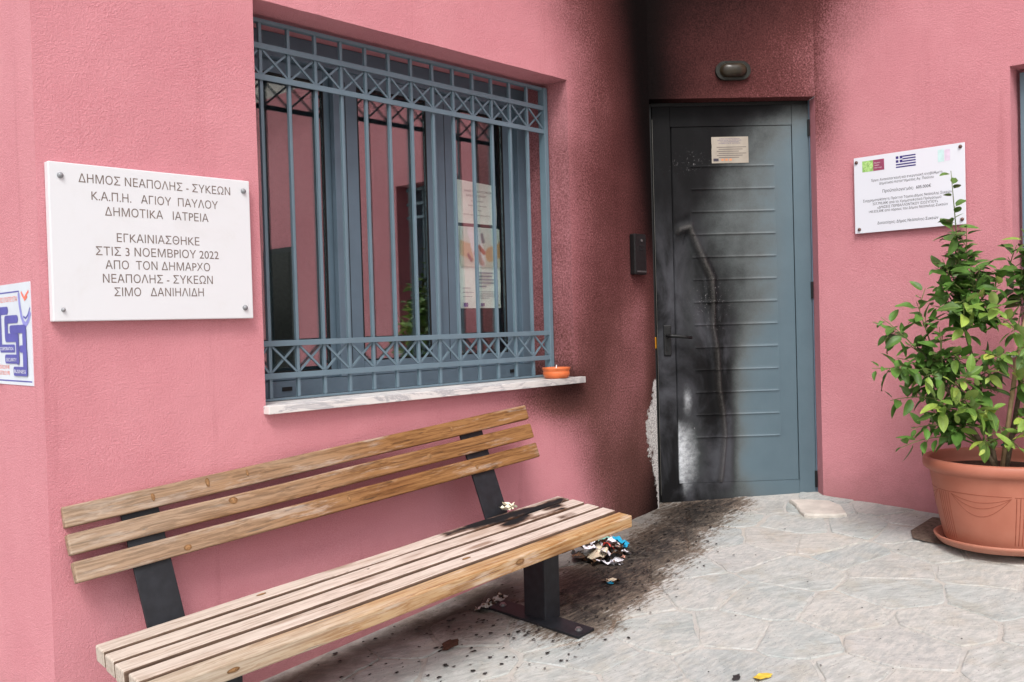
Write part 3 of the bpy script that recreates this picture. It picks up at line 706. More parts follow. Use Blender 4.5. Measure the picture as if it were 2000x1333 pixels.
# ------------------------------------------------------------------ plaques, notices
LET = plain('engraved_brown_letters', (112, 98, 92), .8)
SCR = plain('steel_dome', (140, 142, 146), .4, .2)
def screw(o, N, parent, r=.009, m=SCR):
    up_ = Z_; X = up_.cross(N).normalized(); Y = N.cross(X)
    bm = bmesh.new(); add_lathe(bm, [(r, 0), (r, .003), (r*.8, .0065), (r*.4, .009), (r*.05, .0098)], o, 16, (X, Y, N)); fin(bm, 'screw', m, parent, smooth=True)
mp = tag(box('marble_plaque', (-3.016, -.032, 1.036), (-2.371, -.002, 1.500), MARBLE_W, None, .003), 'white marble plaque engraved with eight lines of Greek capitals, left of the window', 'plaque')
for a, b, z, s in ((-2.932, -2.443, 1.446, 'ΔΗΜΟΣ ΝΕΑΠΟΛΗΣ - ΣΥΚΕΩΝ'), (-2.896, -2.489, 1.3965, 'Κ.Α.Π.Η.   ΑΓΙΟΥ  ΠΑΥΛΟΥ'), (-2.858, -2.524, 1.3525, 'ΔΗΜΟΤΙΚΑ   ΙΑΤΡΕΙΑ'), (-2.825, -2.558, 1.2745, 'ΕΓΚΑΙΝΙΑΣΘΗΚΕ'),
                   (-2.889, -2.492, 1.2325, 'ΣΤΙΣ 3 ΝΟΕΜΒΡΙΟΥ 2022'), (-2.862, -2.524, 1.192, 'ΑΠΟ  ΤΟΝ ΔΗΜΑΡΧΟ'), (-2.871, -2.516, 1.1505, 'ΝΕΑΠΟΛΗΣ - ΣΥΚΕΩΝ'), (-2.838, -2.549, 1.110, 'ΣΙΜΟ   ΔΑΝΙΗΛΙΔΗ')):
    text('lettering', s, (0, -.032, 0), X_, Z_, -Y_, a, b, z, .0265, LET, mp, 0)
for x, z in ((-2.983, 1.461), (-2.395, 1.464), (-2.988, 1.07), (-2.402, 1.072)): screw(Vector((x, -.032, z)), -Y_, mp, .009 if x > -2.9 or z > 1.2 else .006)
INK = plain('black_print', (34, 32, 44), .6)
PW3 = EX-.022
acr = NT('white_acrylic').set(color=lin((222, 225, 234)), rough=.12, spec=.5)
pp = tag(box('project_plaque', (PW3, -1.354, 1.404), (PW3+.005, -.819, 1.789), acr, None, .001), 'white acrylic project plaque with a Greek flag and small print, above the potted tree', 'plaque')
OX = -Y_; NN = -X_; O3 = Vector((PW3, 0, 0))
def T3(a, b, z, s, cap=.0125, m=INK): text('lettering', s, O3, OX, Z_, NN, -a, -b, z, cap, m, pp, 0, .0006)
T3(-.907, -1.251, 1.659, 'Έργο: Ανακατασκευή και ενεργειακή αναβάθμιση'); T3(-.947, -1.211, 1.640, 'Δημοτικού Καταστήματος Αγ. Παύλου')
T3(-.963, -1.198, 1.598, 'Προϋπολογισμός:  605.000€', .0155); T3(-.863, -1.293, 1.560, 'Συγχρηματοδότηση: Πράσινο Ταμείο-Δήμος Νεάπολης Συκεών')
T3(-.912, -1.245, 1.5405, '227.793,00€ από το Χρηματοδοτικό Πρόγραμμα'); T3(-.935, -1.229, 1.521, '«ΔΡΑΣΕΙΣ ΠΕΡΙΒΑΛΛΟΝΤΙΚΟΥ ΙΣΟΖΥΓΙΟΥ»')
T3(-.893, -1.274, 1.503, '140.522,50€ από πόρους του Δήμου Νεάπολης-Συκεών'); T3(-.934, -1.229, 1.442, 'Δικαιούχος: Δήμος Νεάπολης-Συκεών', .0140)
def pflat(name, a, b, z0, z1, m, parent=pp, t=.0006, o=O3, X=OX, N=NN):
    bm = bmesh.new(); q = [bm.verts.new(o + X*u + Z_*z + N*t) for u, z in ((a, z0), (b, z0), (b, z1), (a, z1))]; bm.faces.new(q); return fin(bm, name, m, parent)
green = plain('green_print', (150, 196, 110), .5, 0, .25, 60); plum = plain('plum_print', (150, 70, 100), .5); fblue = plain('flag_blue_print', (58, 46, 120), .5); mint = plain('mint_print', (196, 224, 224), .5, 0, .08); lilac = plain('lilac_print', (222, 206, 226), .5, 0, .08)
pflat('logo', .863, .918, 1.712, 1.767, green); pflat('logo', .9185, .974, 1.712, 1.767, plum)
bm = bmesh.new()
for rr_ in (.008, .014, .020):
    n = 28; 
    for k in range(n):
        if k % 4 == 3: continue
        a0, a1 = 2*pi*k/n, 2*pi*(k+1)/n
        q = [bm.verts.new(O3+OX*(.892+cos(a)*r_)+Z_*(1.739+sin(a)*r_)+NN*.0009) for a, r_ in ((a0, rr_), (a1, rr_), (a1, rr_+.002), (a0, rr_+.002))]; bm.faces.new(q)
fin(bm, 'logo_rings', plain('pale_green_print', (212, 232, 170), .5), pp)
for k, s in enumerate(('ΠΡΑΣΙΝΟ', 'ΤΑΜΕΙΟ', 'GREEN FUND')): text('lettering', s, O3, OX, Z_, NN, .924, .924+(.03, .025, .038)[k], 1.748-.012*k, .005, plain('white_print', (230, 225, 230), .5), pp, 0, .0009)
fh = (1.768-1.711)/9; bm = bmesh.new()
def fq(a, b, z0, z1): bm.faces.new([bm.verts.new(O3+OX*u+Z_*z+NN*.0006) for u, z in ((a, z0), (b, z0), (b, z1), (a, z1))])
for k in range(9):
    z1 = 1.768-fh*k; 
    if k % 2 == 0: fq(1.032 if k > 4 else 1.065, 1.128, z1-fh, z1)
cs = (1.0645-1.032)/5
for a in (0, 3):
    for b in (0, 3): fq(1.032+a*cs, 1.032+(a+2)*cs, 1.768-(b+2)*fh, 1.768-b*fh)
fin(bm, 'greek_flag', fblue, pp)
pflat('emblem', 1.232, 1.260, 1.712, 1.770, mint); pflat('emblem', 1.263, 1.288, 1.714, 1.768, lilac)
for a, z in ((.833, 1.765), (1.335, 1.771), (.842, 1.424), (1.337, 1.428)): screw(Vector((PW3, -a, z)), NN, pp, .0085, plain('rusty_screw', (110, 84, 78), .5, .5))
# security company sign on the gable face, at the far left
SX = XC-.004
sg = tag(box('security_sign', (SX-.001, .077, .848), (SX+.001, .40, 1.158), plain('white_enamel', (214, 220, 230), .25, 0, .03, 8), None, 0), 'white enamel sign with a violet three-letter monogram on the side wall at the far left', 'sign')
O0 = Vector((SX-.001, 0, 0)); X0 = -Y_; VIO = plain('violet_print', (88, 86, 168), .4, 0, .12, 12); RED = plain('faded_red_print', (236, 120, 100), .5); 
def S(u): return -.395 + u*.318      # u: 0 at the far edge, 1 at the corner edge of the sign
def Zs(w): return 1.158 - w*.310
def srect(n, a, b, w0, w1, m, t=.0005): return pflat(n, S(a), S(b), Zs(w1), Zs(w0), m, sg, t, O0, X0, -X_)
srect('border', .0, .70, .075, .088, VIO); srect('border', .685, .70, .088, .20, VIO); srect('border', .05, .97, .955, .968, VIO)
def sstroke(name, pts, wd, m=VIO, t=.0007):
    bm = bmesh.new(); P = [Vector((S(a), Zs(b))) for a, b in pts]; L = []; Rr = []
    for i, p in enumerate(P):
        d = (P[min(i+1, len(P)-1)]-P[max(i-1, 0)]).normalized(); n = Vector((-d.y, d.x))
        L.append(bm.verts.new(O0+X0*(p.x+n.x*wd)+Z_*(p.y+n.y*wd)-X_*t)); Rr.append(bm.verts.new(O0+X0*(p.x-n.x*wd)+Z_*(p.y-n.y*wd)-X_*t))
    for i in range(len(P)-1): bm.faces.new((L[i], L[i+1], Rr[i+1], Rr[i]))
    fin(bm, name, m, sg)
def blob(name, a, b, w0, w1, m=VIO, r=.25, t=.0007):
    bm = bmesh.new(); x0, x1, z0, z1 = S(a), S(b), Zs(w1), Zs(w0); rad = r*min(x1-x0, z1-z0); vs = []
    for cx, cz, s0 in ((x1-rad, z1-rad, 0), (x0+rad, z1-rad, 1), (x0+rad, z0+rad, 2), (x1-rad, z0+rad, 3)):
        for k in range(5):
            an = (s0+k/4)*pi/2; vs.append(bm.verts.new(O0+X0*(cx+cos(an)*rad)+Z_*(cz+sin(an)*rad)-X_*t))
    bm.faces.new(vs); fin(bm, name, m, sg)
# letter C
blob('letter', .09, .38, .22, .30, r=.45); blob('letter', .09, .17, .23, .66, r=.4, t=.0009); blob('letter', .12, .54, .60, .68, r=.2, t=.0011)
# letter S
blob('letter', .27, .65, .31, .39, r=.45, t=.0013); blob('letter', .27, .36, .32, .56, r=.4, t=.0015); blob('letter', .28, .66, .49, .575, r=.3, t=.0017); blob('letter', .58, .66, .50, .80, r=.4, t=.0019); blob('letter', .26, .66, .70, .79, r=.3, t=.0021)
# letter B
blob('letter', .42, .86, .41, .49, r=.35, t=.0023); blob('letter', .77, .87, .42, .66, r=.4, t=.0025); blob('letter', .68, .86, .61, .68, r=.4, t=.0027); blob('letter', .77, .88, .63, .90, r=.4, t=.0029); blob('letter', .50, .88, .82, .91, r=.3, t=.0031)
WPR = plain('white_sign_print', (232, 232, 240), .5)
for s, a, b, w in (('CORPORATION', .14, .52, .658), ('SECURITY', .30, .60, .768), ('BUSINESS', .52, .84, .882)): text('lettering', s, O0, X0, Z_, -X_, S(a), S(b), Zs(w), .011, WPR, sg, 0, .0036)
text('lettering', 'Ο ΧΩΡΟΣ ΕΠΟΠΤΕΥΕΤΑΙ', O0, X0, Z_, -X_, S(.0), S(.64), Zs(.175), .015, RED, sg, 0, .0006)
text('lettering', '2310.210140', O0, X0, Z_, -X_, S(.07), S(.36), Zs(.845), .013, RED, sg, 0, .0006); text('lettering', '23730.31190', O0, X0, Z_, -X_, S(.07), S(.36), Zs(.905), .013, RED, sg, 0, .0006)
sstroke('red_bird', [(.76, .09), (.80, .13), (.84, .155), (.88, .13), (.96, .09)], .004, RED); sstroke('red_bird', [(.80, .12), (.85, .17), (.92, .14)], .004, RED, .0009)
sstroke('camera_bracket', [(.69, .10), (.71, .22), (.75, .33), (.80, .39), (.86, .41), (.93, .37), (.985, .29)], .008, plain('lavender_print', (140, 140, 205), .5))
sstroke('camera_bracket', [(.80, .33), (.86, .35), (.92, .32), (.985, .25)], .003)
# notice taped to the door
O2 = DO - N2*.0005 + N2*.004; 
nt = tag(pflat('door_notice', .347, .547, 1.822, 1.962, plain('smoked_paper', (158, 150, 138), .7, 0, .12, 12), None, .0012, O2, D2, -N2), 'small smoke-yellowed printed notice stuck high on the burnt door', 'notice')
INK2 = plain('faint_print', (104, 96, 92), .8)
for k, (a, b, s) in enumerate(((.39, .50, 'ΔΗΜΟΣ ΝΕΑΠΟΛΗΣ ΣΥΚΕΩΝ'), (.38, .51, 'ΚΕΝΤΡΟ ΑΝΟΙΚΤΗΣ ΠΡΟΣΤΑΣΙΑΣ'), (.395, .495, 'ΗΛΙΚΙΩΜΕΝΩΝ'), (.385, .505, 'ΔΗΜΟΤΙΚΑ ΙΑΤΡΕΙΑ'))): text('lettering', s, O2-N2*.0016, D2, Z_, -N2, a, b, 1.949-.008*k, .0045, plain('violet_ink', (80, 72, 120), .7), nt, 0)
for k in range(6): pflat('text_line', .375+.01*(k % 2), .535-.02*(k % 3), 1.905-.011*k, 1.9085-.011*k, INK2, nt, .0018, O2, D2, -N2)
pflat('stamp', .356, .384, 1.832, 1.847, plain('dark_stamp', (60, 56, 66), .7), nt, .0018, O2, D2, -N2); 
for k in range(3): pflat('stamp', .398+.022*k, .412+.022*k, 1.834, 1.845, plain('orange_stamp', (206, 140, 100), .7), nt, .0018, O2, D2, -N2)
# posters taped inside the right sash
OP = Vector((0, .3195, 0)); PAP = plain('white_poster_paper', (240, 246, 240), .7, 0, .03)
bm = bmesh.new(); 
def curl_sheet(bm, x0, x1, z0, z1, y, seed, top=0):
    n = 8; V = [[bm.verts.new((x0+(x1-x0)*i/n + (.004*noise.noise(Vector((j*.7, seed, 1)))), y + .004*noise.noise(Vector((i*.4, j*.5, seed))), z0+(z1-z0)*j/n + (top*(i/n-.5) if j == n else 0))) for j in range(n+1)] for i in range(n+1)]
    for i in range(n):
        for j in range(n): bm.faces.new((V[i][j], V[i+1][j], V[i+1][j+1], V[i][j+1]))
curl_sheet(bm, -1.084, -.828, 1.472, 1.668, .328, 2, -.012); 
po = tag(fin(bm, 'paper_notice', PAP, None), 'upper white paper notice taped inside the right window pane', 'notice')
for k, (a, b, s) in enumerate(((-1.045, -.865, 'ΔΗΜΟΣ ΝΕΑΠΟΛΗΣ ΣΥΚΕΩΝ'), (-1.03, -.90, 'ΚΑΠΗ ΑΓΙΟΥ ΠΑΥΛΟΥ'), (-1.0, -.92, 'Ωράριο λειτουργίας'), (-1.02, -.90, 'Δευτέρα έως Παρασκευή'), (-.99, -.935, '8:00 - 14:00'), (-1.05, -.875, 'Κατά τους θερινούς μήνες'))):
    text('lettering', s, Vector((0, .3225, 0)), X_, Z_, -Y_, a, b, 1.62-.022*k, .0095 if k < 2 else .0065, INK, po, .004)
bm = bmesh.new(); curl_sheet(bm, -1.082, -.815, 1.072, 1.456, .328, 5)
p2 = tag(fin(bm, 'poster', PAP, None), 'lower poster with a photograph of hands, taped inside the right window pane', 'poster')
def hands_photo():
    t = NT('hands_photo_print'); p = t.pos()
    sx = t.vmath('DOT_PRODUCT', p, (1, 0, 0)); sz = t.vmath('DOT_PRODUCT', p, (0, 0, 1)); wb = t.math('MULTIPLY', t.math('SUBTRACT', t.noise(p, 14, 4), .5), .07)
    c = t.mix(t.mapr(sz, 1.30, 1.45), lin((206, 206, 192)), lin((206, 220, 214)))
    comb = t.node('ShaderNodeCombineXYZ'); t._in(comb.inputs[0], sx); t._in(comb.inputs[1], sz); q = comb.outputs[0]
    for a, b, r, col in (((-1.09, 1.36), (-1.0, 1.335), .035, (206, 178, 140)), ((-.80, 1.36), (-.88, 1.325), .035, (204, 166, 120)), ((-.99, 1.44), (-.95, 1.30), .035, (232, 232, 236)), ((-.97, 1.33), (-.94, 1.29), .018, (196, 160, 152)), ((-.955, 1.36), (-.925, 1.335), .008, (186, 110, 90)), ((-1.03, 1.325), (-1.01, 1.30), .006, (110, 60, 50)), ((-.935, 1.42), (-.93, 1.39), .006, (100, 120, 130))):
        d = t.math('ADD', t.capsule(q, a, b, r), t.math('MULTIPLY', wb, .5)); c = t.mix(t.mapr(d, -.006, .008, 1, 0), c, lin(col))
    return t.set(color=c, rough=.6)
pflat('photo', -1.080, -.817, 1.268, 1.452, hands_photo(), p2, 0, Vector((0, .322, 0)), X_, -Y_)
G3 = plain('grey_small_print', (150, 156, 166), .8)
for k in range(5): pflat('text_line', -.965, -.965+(.10, .09, .12, .10, .05)[k], 1.236-.016*k, 1.243-.016*k, G3, p2, 0, Vector((0, .3222, 0)), X_, -Y_)
for k in range(4): pflat('text_line', -.965, -.965+(.13, .12, .13, .07)[k], 1.148-.010*k, 1.151-.010*k, G3, p2, 0, Vector((0, .3222, 0)), X_, -Y_)
for k in range(3): pflat('text_line', -1.07, -1.07+(.05, .07, .06)[k], 1.165-.02*k, 1.168-.02*k, G3, p2, 0, Vector((0, .3222, 0)), X_, -Y_)
pflat('eu_emblem', -1.066, -1.038, 1.079, 1.098, plain('emblem_blue', (60, 70, 140), .6), p2, 0, Vector((0, .3222, 0)), X_, -Y_)
pflat('logo', -.955, -.930, 1.082, 1.096, plain('logo_violet', (120, 100, 140), .6), p2, 0, Vector((0, .3222, 0)), X_, -Y_); pflat('logo', -.855, -.828, 1.082, 1.090, plain('logo_olive', (150, 150, 120), .6), p2, 0, Vector((0, .3222, 0)), X_, -Y_)

# ------------------------------------------------------------------ lamp over the door, entry phone
def stadium(w, h, n=12):
    r = h/2; c = w/2-r; return [(c+cos(a)*r, sin(a)*r) for a in [(-.5+k/n)*pi for k in range(n+1)]] + [(-c+cos(a)*r, sin(a)*r) for a in [(.5+k/n)*pi for k in range(n+1)]]
LO = D2*.445 + Z_*2.288
lampb = bmesh.new(); add_prism(lampb, stadium(.185, .098), LO, D2, Z_, -N2, .001, .022)
lamp = tag(fin(lampb, 'bulkhead_lamp', plain('sooty_lamp_base', (36, 37, 33), .8, 0, .3, 40)), 'unlit oval bulkhead lamp, smoke-stained, on the wall above the door', 'lamp')
bm = bmesh.new(); prev = None
for k in range(7):
    a = k/6*pi/2; s = cos(a)*.92+.06 if k < 6 else .02; ring = [bm.verts.new(LO + D2*(x*(.86 if True else 1)*(s if k else 1) + 0) + Z_*(y*.84*s) - N2*(.022+.034*sin(a))) for x, y in stadium(.17, .088)]
    if prev:
        for i in range(len(ring)): bm.faces.new((prev[i], prev[(i+1) % len(ring)], ring[(i+1) % len(ring)], ring[i]))
    prev = ring
bm.faces.new(prev)
fin(bm, 'lamp_glass', plain('smoked_lamp_glass', (44, 38, 28), .28, 0, .35, 25, 0, .4), lamp, smooth=True)
ip = tag(box('entry_phone', (-.205, -.036, 1.226), (-.105, -.002, 1.434), SOOTBLACK, None, .006), 'black soot-covered entry phone on the wall left of the door', 'intercom')
bm = bmesh.new(); add_tube(bm, [(-.150, -.0361, 1.400), (-.150, -.041, 1.400)], .007, 14); fin(bm, 'camera_eye', plain('lens', (90, 90, 90), .1), ip)
for z in (1.372, 1.355): box('button', (-.165, -.0395, z-.005), (-.135, -.0362, z+.005), RUBBER, ip, .001)
box('lip', (-.195, -.0395, 1.238), (-.115, -.0362, 1.246), plain('scuffed_plastic', (70, 70, 70), .4), ip)

# ------------------------------------------------------------------ clay bowl on the sill
TC = plain('orange_glazed_clay', (206, 108, 62), .38, 0, .08, 30)
BC = Vector((-.775, .015, .7335))
bm = bmesh.new(); add_lathe(bm, [(.050, 0), (.058, .006), (.0625, .018), (.0625, .030), (.0605, .033), (.0625, .036), (.066, .046), (.0665, .050), (.062, .050), (.058, .044), (.055, .02), (.02, .012), (.001, .012)], BC, 40)
bowl = tag(fin(bm, 'clay_bowl', TC, smooth=True), 'small orange clay bowl at the right end of the window sill', 'bowl')
bm = bmesh.new(); add_tube(bm, [BC+Vector((-.005, -.005, .012)), BC+Vector((-.006, -.006, .050)), BC+Vector((-.002, -.004, .062))], .0025, 6); fin(bm, 'wick', wm, bowl)

# ------------------------------------------------------------------ bench
BU = Vector((-.99504953, .05950292, -.07959802)).normalized(); BN = Vector((-.08333836, -.06329108, .99449452)).normalized(); BV = BN.cross(BU)
BM = Matrix((BU, BV, BN)).transposed().to_4x4(); BM.translation = Vector((-1.109, -.269, .2657))
bench = tag(empty('bench', mat=BM), 'wooden slatted bench on black steel legs, its far end charred, below the window', 'bench'); BI = BM.inverted()
LB = 1.882
def slat(name, lo, hi, m, ax=XYZ, o=Vector((0, 0, 0)), bev=.005):
    bm = bmesh.new(); lo, hi = Vector(lo), Vector(hi); c = (lo+hi)/2; h = (hi-lo)/2
    add_box(bm, o+ax[0]*c.x+ax[1]*c.y+ax[2]*c.z, ax, h, bev)
    # cut into pieces along the length so the board can be a little crooked
    for k in range(1, 16): bmesh.ops.bisect_plane(bm, geom=bm.verts[:]+bm.edges[:]+bm.faces[:], plane_co=(k*LB/16, 0, 0), plane_no=(1, 0, 0))
    sd_ = random.random()*50
    for v in bm.verts: v.co += Vector((0, noise.noise(Vector((v.co.x*1.6, sd_, 0)))*.003, noise.noise(Vector((v.co.x*1.9, 0, sd_)))*.003))
    me_o = fin(bm, name, m, bench, world=False); 
    return me_o
for k in range(5):
    b0 = .0840*k
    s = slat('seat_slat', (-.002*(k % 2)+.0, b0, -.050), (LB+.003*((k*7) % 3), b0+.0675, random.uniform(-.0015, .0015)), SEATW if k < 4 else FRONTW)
    if k == 4: s['label'] = 'front seat slat, honey brown on its face'
    if k == 0: s['label'] = 'rear seat slat with a charred groove at its right end'
LE = .37; Wd = Vector((0, -sin(LE), cos(LE))); Nd = Vector((0, cos(LE), sin(LE)))
for i in range(3):
    base = Vector((0, -.094, .155)) + Wd*(.083*(2-i))
    slat('back_slat', (.001*i, -.034, 0), (LB+.002, 0, .062), BACKW, (X_, Nd, Wd), base)
KN1 = plain('knot_dark_ring', (122, 88, 56), .8, 0, .3, 90); KN2 = plain('knot_heart', (140, 104, 68), .75, 0, .35, 120)
def knot(parent_ax, o, x, y, rx, ry, nrm, a2, seed):
    for nm, k, m, h in (('knot', 1, KN1, .0010), ('knot', .68, KN2, .0014)):
        bm = bmesh.new(); vs = []
        for q in range(18):
            an = 2*pi*q/18; f = 1+.22*noise.noise(Vector((cos(an)*1.5, sin(an)*1.5, seed+k)))
            vs.append(bm.verts.new(o + X_*(x+cos(an)*rx*f*k) + a2*(y+sin(an)*ry*f*k) + nrm*(h-.0004)))
        c_ = bm.verts.new(o + X_*x + a2*y + nrm*(h+.0006))
        for q in range(18): bm.faces.new((c_, vs[q], vs[(q+1) % 18]))
        fin(bm, nm, m, bench, world=False)
for i, x, y, rx, ry in ((0, 1.62, .030, .006, .013), (0, 1.44, .038, .007, .016), (0, 1.30, .040, .005, .011), (1, 1.37, .044, .016, .012), (1, .56, .030, .018, .012), (2, 1.55, .018, .013, .009), (2, .95, .034, .008, .011), (2, .35, .025, .007, .009), (0, .42, .030, .008, .010)):
    base = Vector((0, -.094, .155)) + Wd*(.083*(2-i)); knot(None, base, x, y, rx, ry, Nd, Wd, x*7)
for x, z, rx, rz in ((1.66, -.022, .018, .007), (.60, -.020, .020, .010)): knot(None, Vector((0, .084*4+.0675, 0)), x, z, rx, rz, Y_, Z_, x*5)
for k_, x, y, rx, ry in ((3, .74, .03, .020, .007), (0, 1.38, .03, .018, .006)): knot(None, Vector((0, .084*k_, .001)), x, y, rx, ry, Z_, Y_, x*3)
bm = bmesh.new()
def wloc(p): return BI @ Vector(p)
def wbox(name, lo, hi, m, bev=.003):
    bm = bmesh.new(); lo, hi = Vector(lo), Vector(hi); add_box(bm, (lo+hi)/2, XYZ, (hi-lo)/2, bev); bmesh.ops.transform(bm, matrix=BI, verts=bm.verts)
    return fin(bm, name, m, bench, world=False)
def leg(xc, a0):
    yc = -.435; zf = floor_z(xc, yc)
    top = BM @ Vector((a0+.04, .16, -.058))
    wbox('leg', (xc-.043, yc-.055, zf+.004), (xc+.043, yc+.055, top.z), BLACKM)
    # foot plate follows the slope of the ground
    ux = Vector((1, 0, GX)).normalized(); uy = Vector((0, 1, GY)).normalized(); uz = ux.cross(uy).normalized(); uy = uz.cross(ux)
    bm = bmesh.new(); c = Vector((xc-.03, yc-.012, floor_z(xc-.03, yc-.012)+.009)); add_box(bm, c, (ux, uy, uz), (.046, .232, .005), .0015); bmesh.ops.transform(bm, matrix=BI, verts=bm.verts)
    fp = fin(bm, 'foot_plate', BLACKM, bench, world=False)
    for dy in (-.195, .195):
        bm = bmesh.new(); add_lathe(bm, [(.014, 0), (.014, .0025), (.009, .003), (.009, .009), (.001, .0095)], c+uy*dy+uz*.005, 16, (ux, uy, uz)); bmesh.ops.transform(bm, matrix=BI, verts=bm.verts)
        fin(bm, 'bolt', STEEL, fp, world=False)
    # steel cross arm under the seat and the leaning back support
    slatbm = bmesh.new(); add_box(slatbm, (a0+.03, .19, -.0565), XYZ, (.028, .19, .006), .001); fin(slatbm, 'cross_arm', BLACKM, bench, world=False)
    p0 = Vector((a0, -.028, -.052)); p1 = Vector((a0, -.198, .347)); d = (p1-p0).normalized(); nn = Vector((0, d.z, -d.y))
    bm = bmesh.new(); add_box(bm, (p0+p1)/2, (X_, nn, d), (.058, .005, (p1-p0).length/2), .0015); fin(bm, 'back_support', BLACKM, bench, world=False)
leg(-1.405, .312); leg(-2.752, 1.660)

# ------------------------------------------------------------------ crumpled paper and other debris
def scrap(bm, c, size, seed, fold=.5, flat=.4, X=X_, Y=Y_, N=Z_):
    """one crumpled torn sheet"""
    rg = random.Random(seed); n = 5; an = rg.uniform(0, pi); tilt = rg.uniform(-1, 1)*flat; V = {}
    a = X*cos(an)+Y*sin(an); b = (-X*sin(an)+Y*cos(an))*cos(tilt)+N*sin(tilt)
    for i in range(n+1):
        for j in range(n+1):
            u, v = (i/n-.5), (j/n-.5); e = 1+.35*noise.noise(Vector((i*.9, j*.9, seed*3.1)))
            h = noise.noise(Vector((u*2.2+seed, v*2.2, seed*1.7)))*fold*1.3 + .22*fold*noise.noise(Vector((u*6, v*6, seed)))
            V[i, j] = bm.verts.new(Vector(c)+(a*u*e+b*v*e*.75+N*h*.6)*size)
    for i in range(n):
        for j in range(n): bm.faces.new((V[i, j], V[i+1, j], V[i+1, j+1], V[i, j+1]))
def burnt(name, c, amt):
    t = NT(name); p = t.pos(); n = t.noise(p, 26, 5, .65)
    col = t.mix(t.mapr(n, amt-.03, amt+.03), lin(c), lin((120, 84, 56))); col = t.mix(t.mapr(n, amt, amt+.07), col, (.012, .011, .011, 1))
    return t.set(color=col, rough=.85)
PM = {k: burnt(k, c, a) for k, c, a in (('white_scrap', (222, 220, 228), .60), ('cream_scrap', (214, 200, 176), .56), ('blue_scrap', (30, 150, 190), .68), ('red_scrap', (220, 84, 76), .66), ('salmon_scrap', (226, 168, 148), .64), ('teal_scrap', (120, 168, 156), .56), ('charred_scrap', (70, 52, 42), .44), ('grey_scrap', (160, 156, 152), .5))}
PP = Vector((-.745, -.195, 0)); pile = tag(empty('burnt_paper_pile', (PP.x, PP.y, floor_z(PP.x, PP.y))), 'heap of half-burnt magazines and paper on the ground past the bench end', 'paper')
e1 = Vector((.72, -.69, 0)); e2 = Vector((.69, .72, 0))       # across / away as seen in the photograph
def pscrap(m, u, d, h, s, seed, fold=.5, flat=.6, nm='paper_scrap'):
    bm = bmesh.new(); c = PP + e1*u + e2*d; scrap(bm, (c.x, c.y, floor_z(c.x, c.y)+h), s, seed, fold, flat); o = fin(bm, nm, PM[m], pile); return o
for k, (m, u, d, h, s) in enumerate((('charred_scrap', -.06, -.02, .012, .17), ('charred_scrap', .03, -.03, .014, .16), ('charred_scrap', -.03, .06, .02, .16), ('white_scrap', -.05, -.01, .035, .13), ('cream_scrap', -.02, -.03, .03, .13), ('white_scrap', .02, -.05, .028, .11),
        ('grey_scrap', .05, .02, .04, .12), ('teal_scrap', .02, .05, .055, .08), ('white_scrap', .05, .01, .055, .08), ('red_scrap', .045, -.02, .05, .06), ('blue_scrap', .09, .08, .04, .09), ('blue_scrap', .115, .06, .03, .06), ('salmon_scrap', .045, .12, .03, .07), ('white_scrap', .0, .12, .035, .09),
        ('white_scrap', .015, -.115, .008, .075), ('white_scrap', .06, -.11, .008, .08), ('salmon_scrap', .07, -.07, .02, .06), ('charred_scrap', -.02, -.09, .012, .10), ('cream_scrap', .08, .03, .035, .06), ('white_scrap', -.06, .05, .05, .09), ('charred_scrap', .0, .02, .06, .07), ('charred_scrap', .07, -.04, .04, .06), ('white_scrap', .11, -.01, .015, .06), ('grey_scrap', -.09, .0, .03, .08))):
    pscrap(m, u, d, h, s, k+3)
fr = tag(empty('paper_scrap_pair', (-.985, -.43, floor_z(-.985, -.43))), 'small cream and blue burnt paper fragment lying below the larger heap', 'paper')
for m, dx, dy, s, sd_ in (('cream_scrap', 0, 0, .05, 61), ('cream_scrap', .02, -.012, .035, 62), ('blue_scrap', -.012, -.018, .025, 63), ('charred_scrap', .01, -.01, .05, 64)):
    bm = bmesh.new(); scrap(bm, (-.985+dx, -.43+dy, floor_z(-.985+dx, -.43+dy)+.010), s, sd_, .4, .3); fin(bm, 'paper_scrap', PM[m], fr)
bm = bmesh.new(); c = BM @ Vector((.282, -.002, .014)); 
for k in range(3): scrap(bm, c+Vector((.012*k-.012, 0, .004*k)), .05, 81+k, .6, .6)
tag(fin(bm, 'crumpled_paper', plain('cream_tissue', (236, 228, 206), .8, 0, .08)), 'crumpled white paper on the charred rear slat of the bench', 'paper')
bm = bmesh.new()
for k in range(5): x, y = -1.50+.03*k, -.185-.01*(k % 2); scrap(bm, (x, y, floor_z(x, y)+.012), .055, 90+k, .5, .5)
tag(fin(bm, 'ash_clump', PM['grey_scrap']), 'grey clump of ash and paper beside the bench foot plate', 'ash')
def leafflat(name, px, py, s, an, m, label):
    bm = bmesh.new(); n = 9; top = []; bot = []
    pts = [(cos(2*pi*k/14)*s*(1+.35*random.uniform(-1, 1)), sin(2*pi*k/14)*s*.6*(1+.35*random.uniform(-1, 1))) for k in range(14)]
    c0 = bm.verts.new((px, py, floor_z(px, py)+.012)); vs = []
    for a, b in pts:
        x = px+a*cos(an)-b*sin(an); y = py+a*sin(an)+b*cos(an); vs.append(bm.verts.new((x, y, floor_z(x, y)+.007+random.uniform(0, .007))))
    for k in range(14): bm.faces.new((c0, vs[k], vs[(k+1) % 14]))
    tag(fin(bm, name, m), label, 'leaf')
leafflat('dead_leaf', -1.799, -.34, .045, .3, plain('brown_dead_leaf', (74, 48, 36), .8, 0, .3, 60), 'dark brown crumpled leaf on the paving in front of the bench')
leafflat('yellow_leaf', -1.345, -1.345, .032, -.5, plain('yellow_leaf', (208, 178, 70), .6, 0, .15, 60), 'yellow fallen leaf on the paving at the bottom edge of the view')
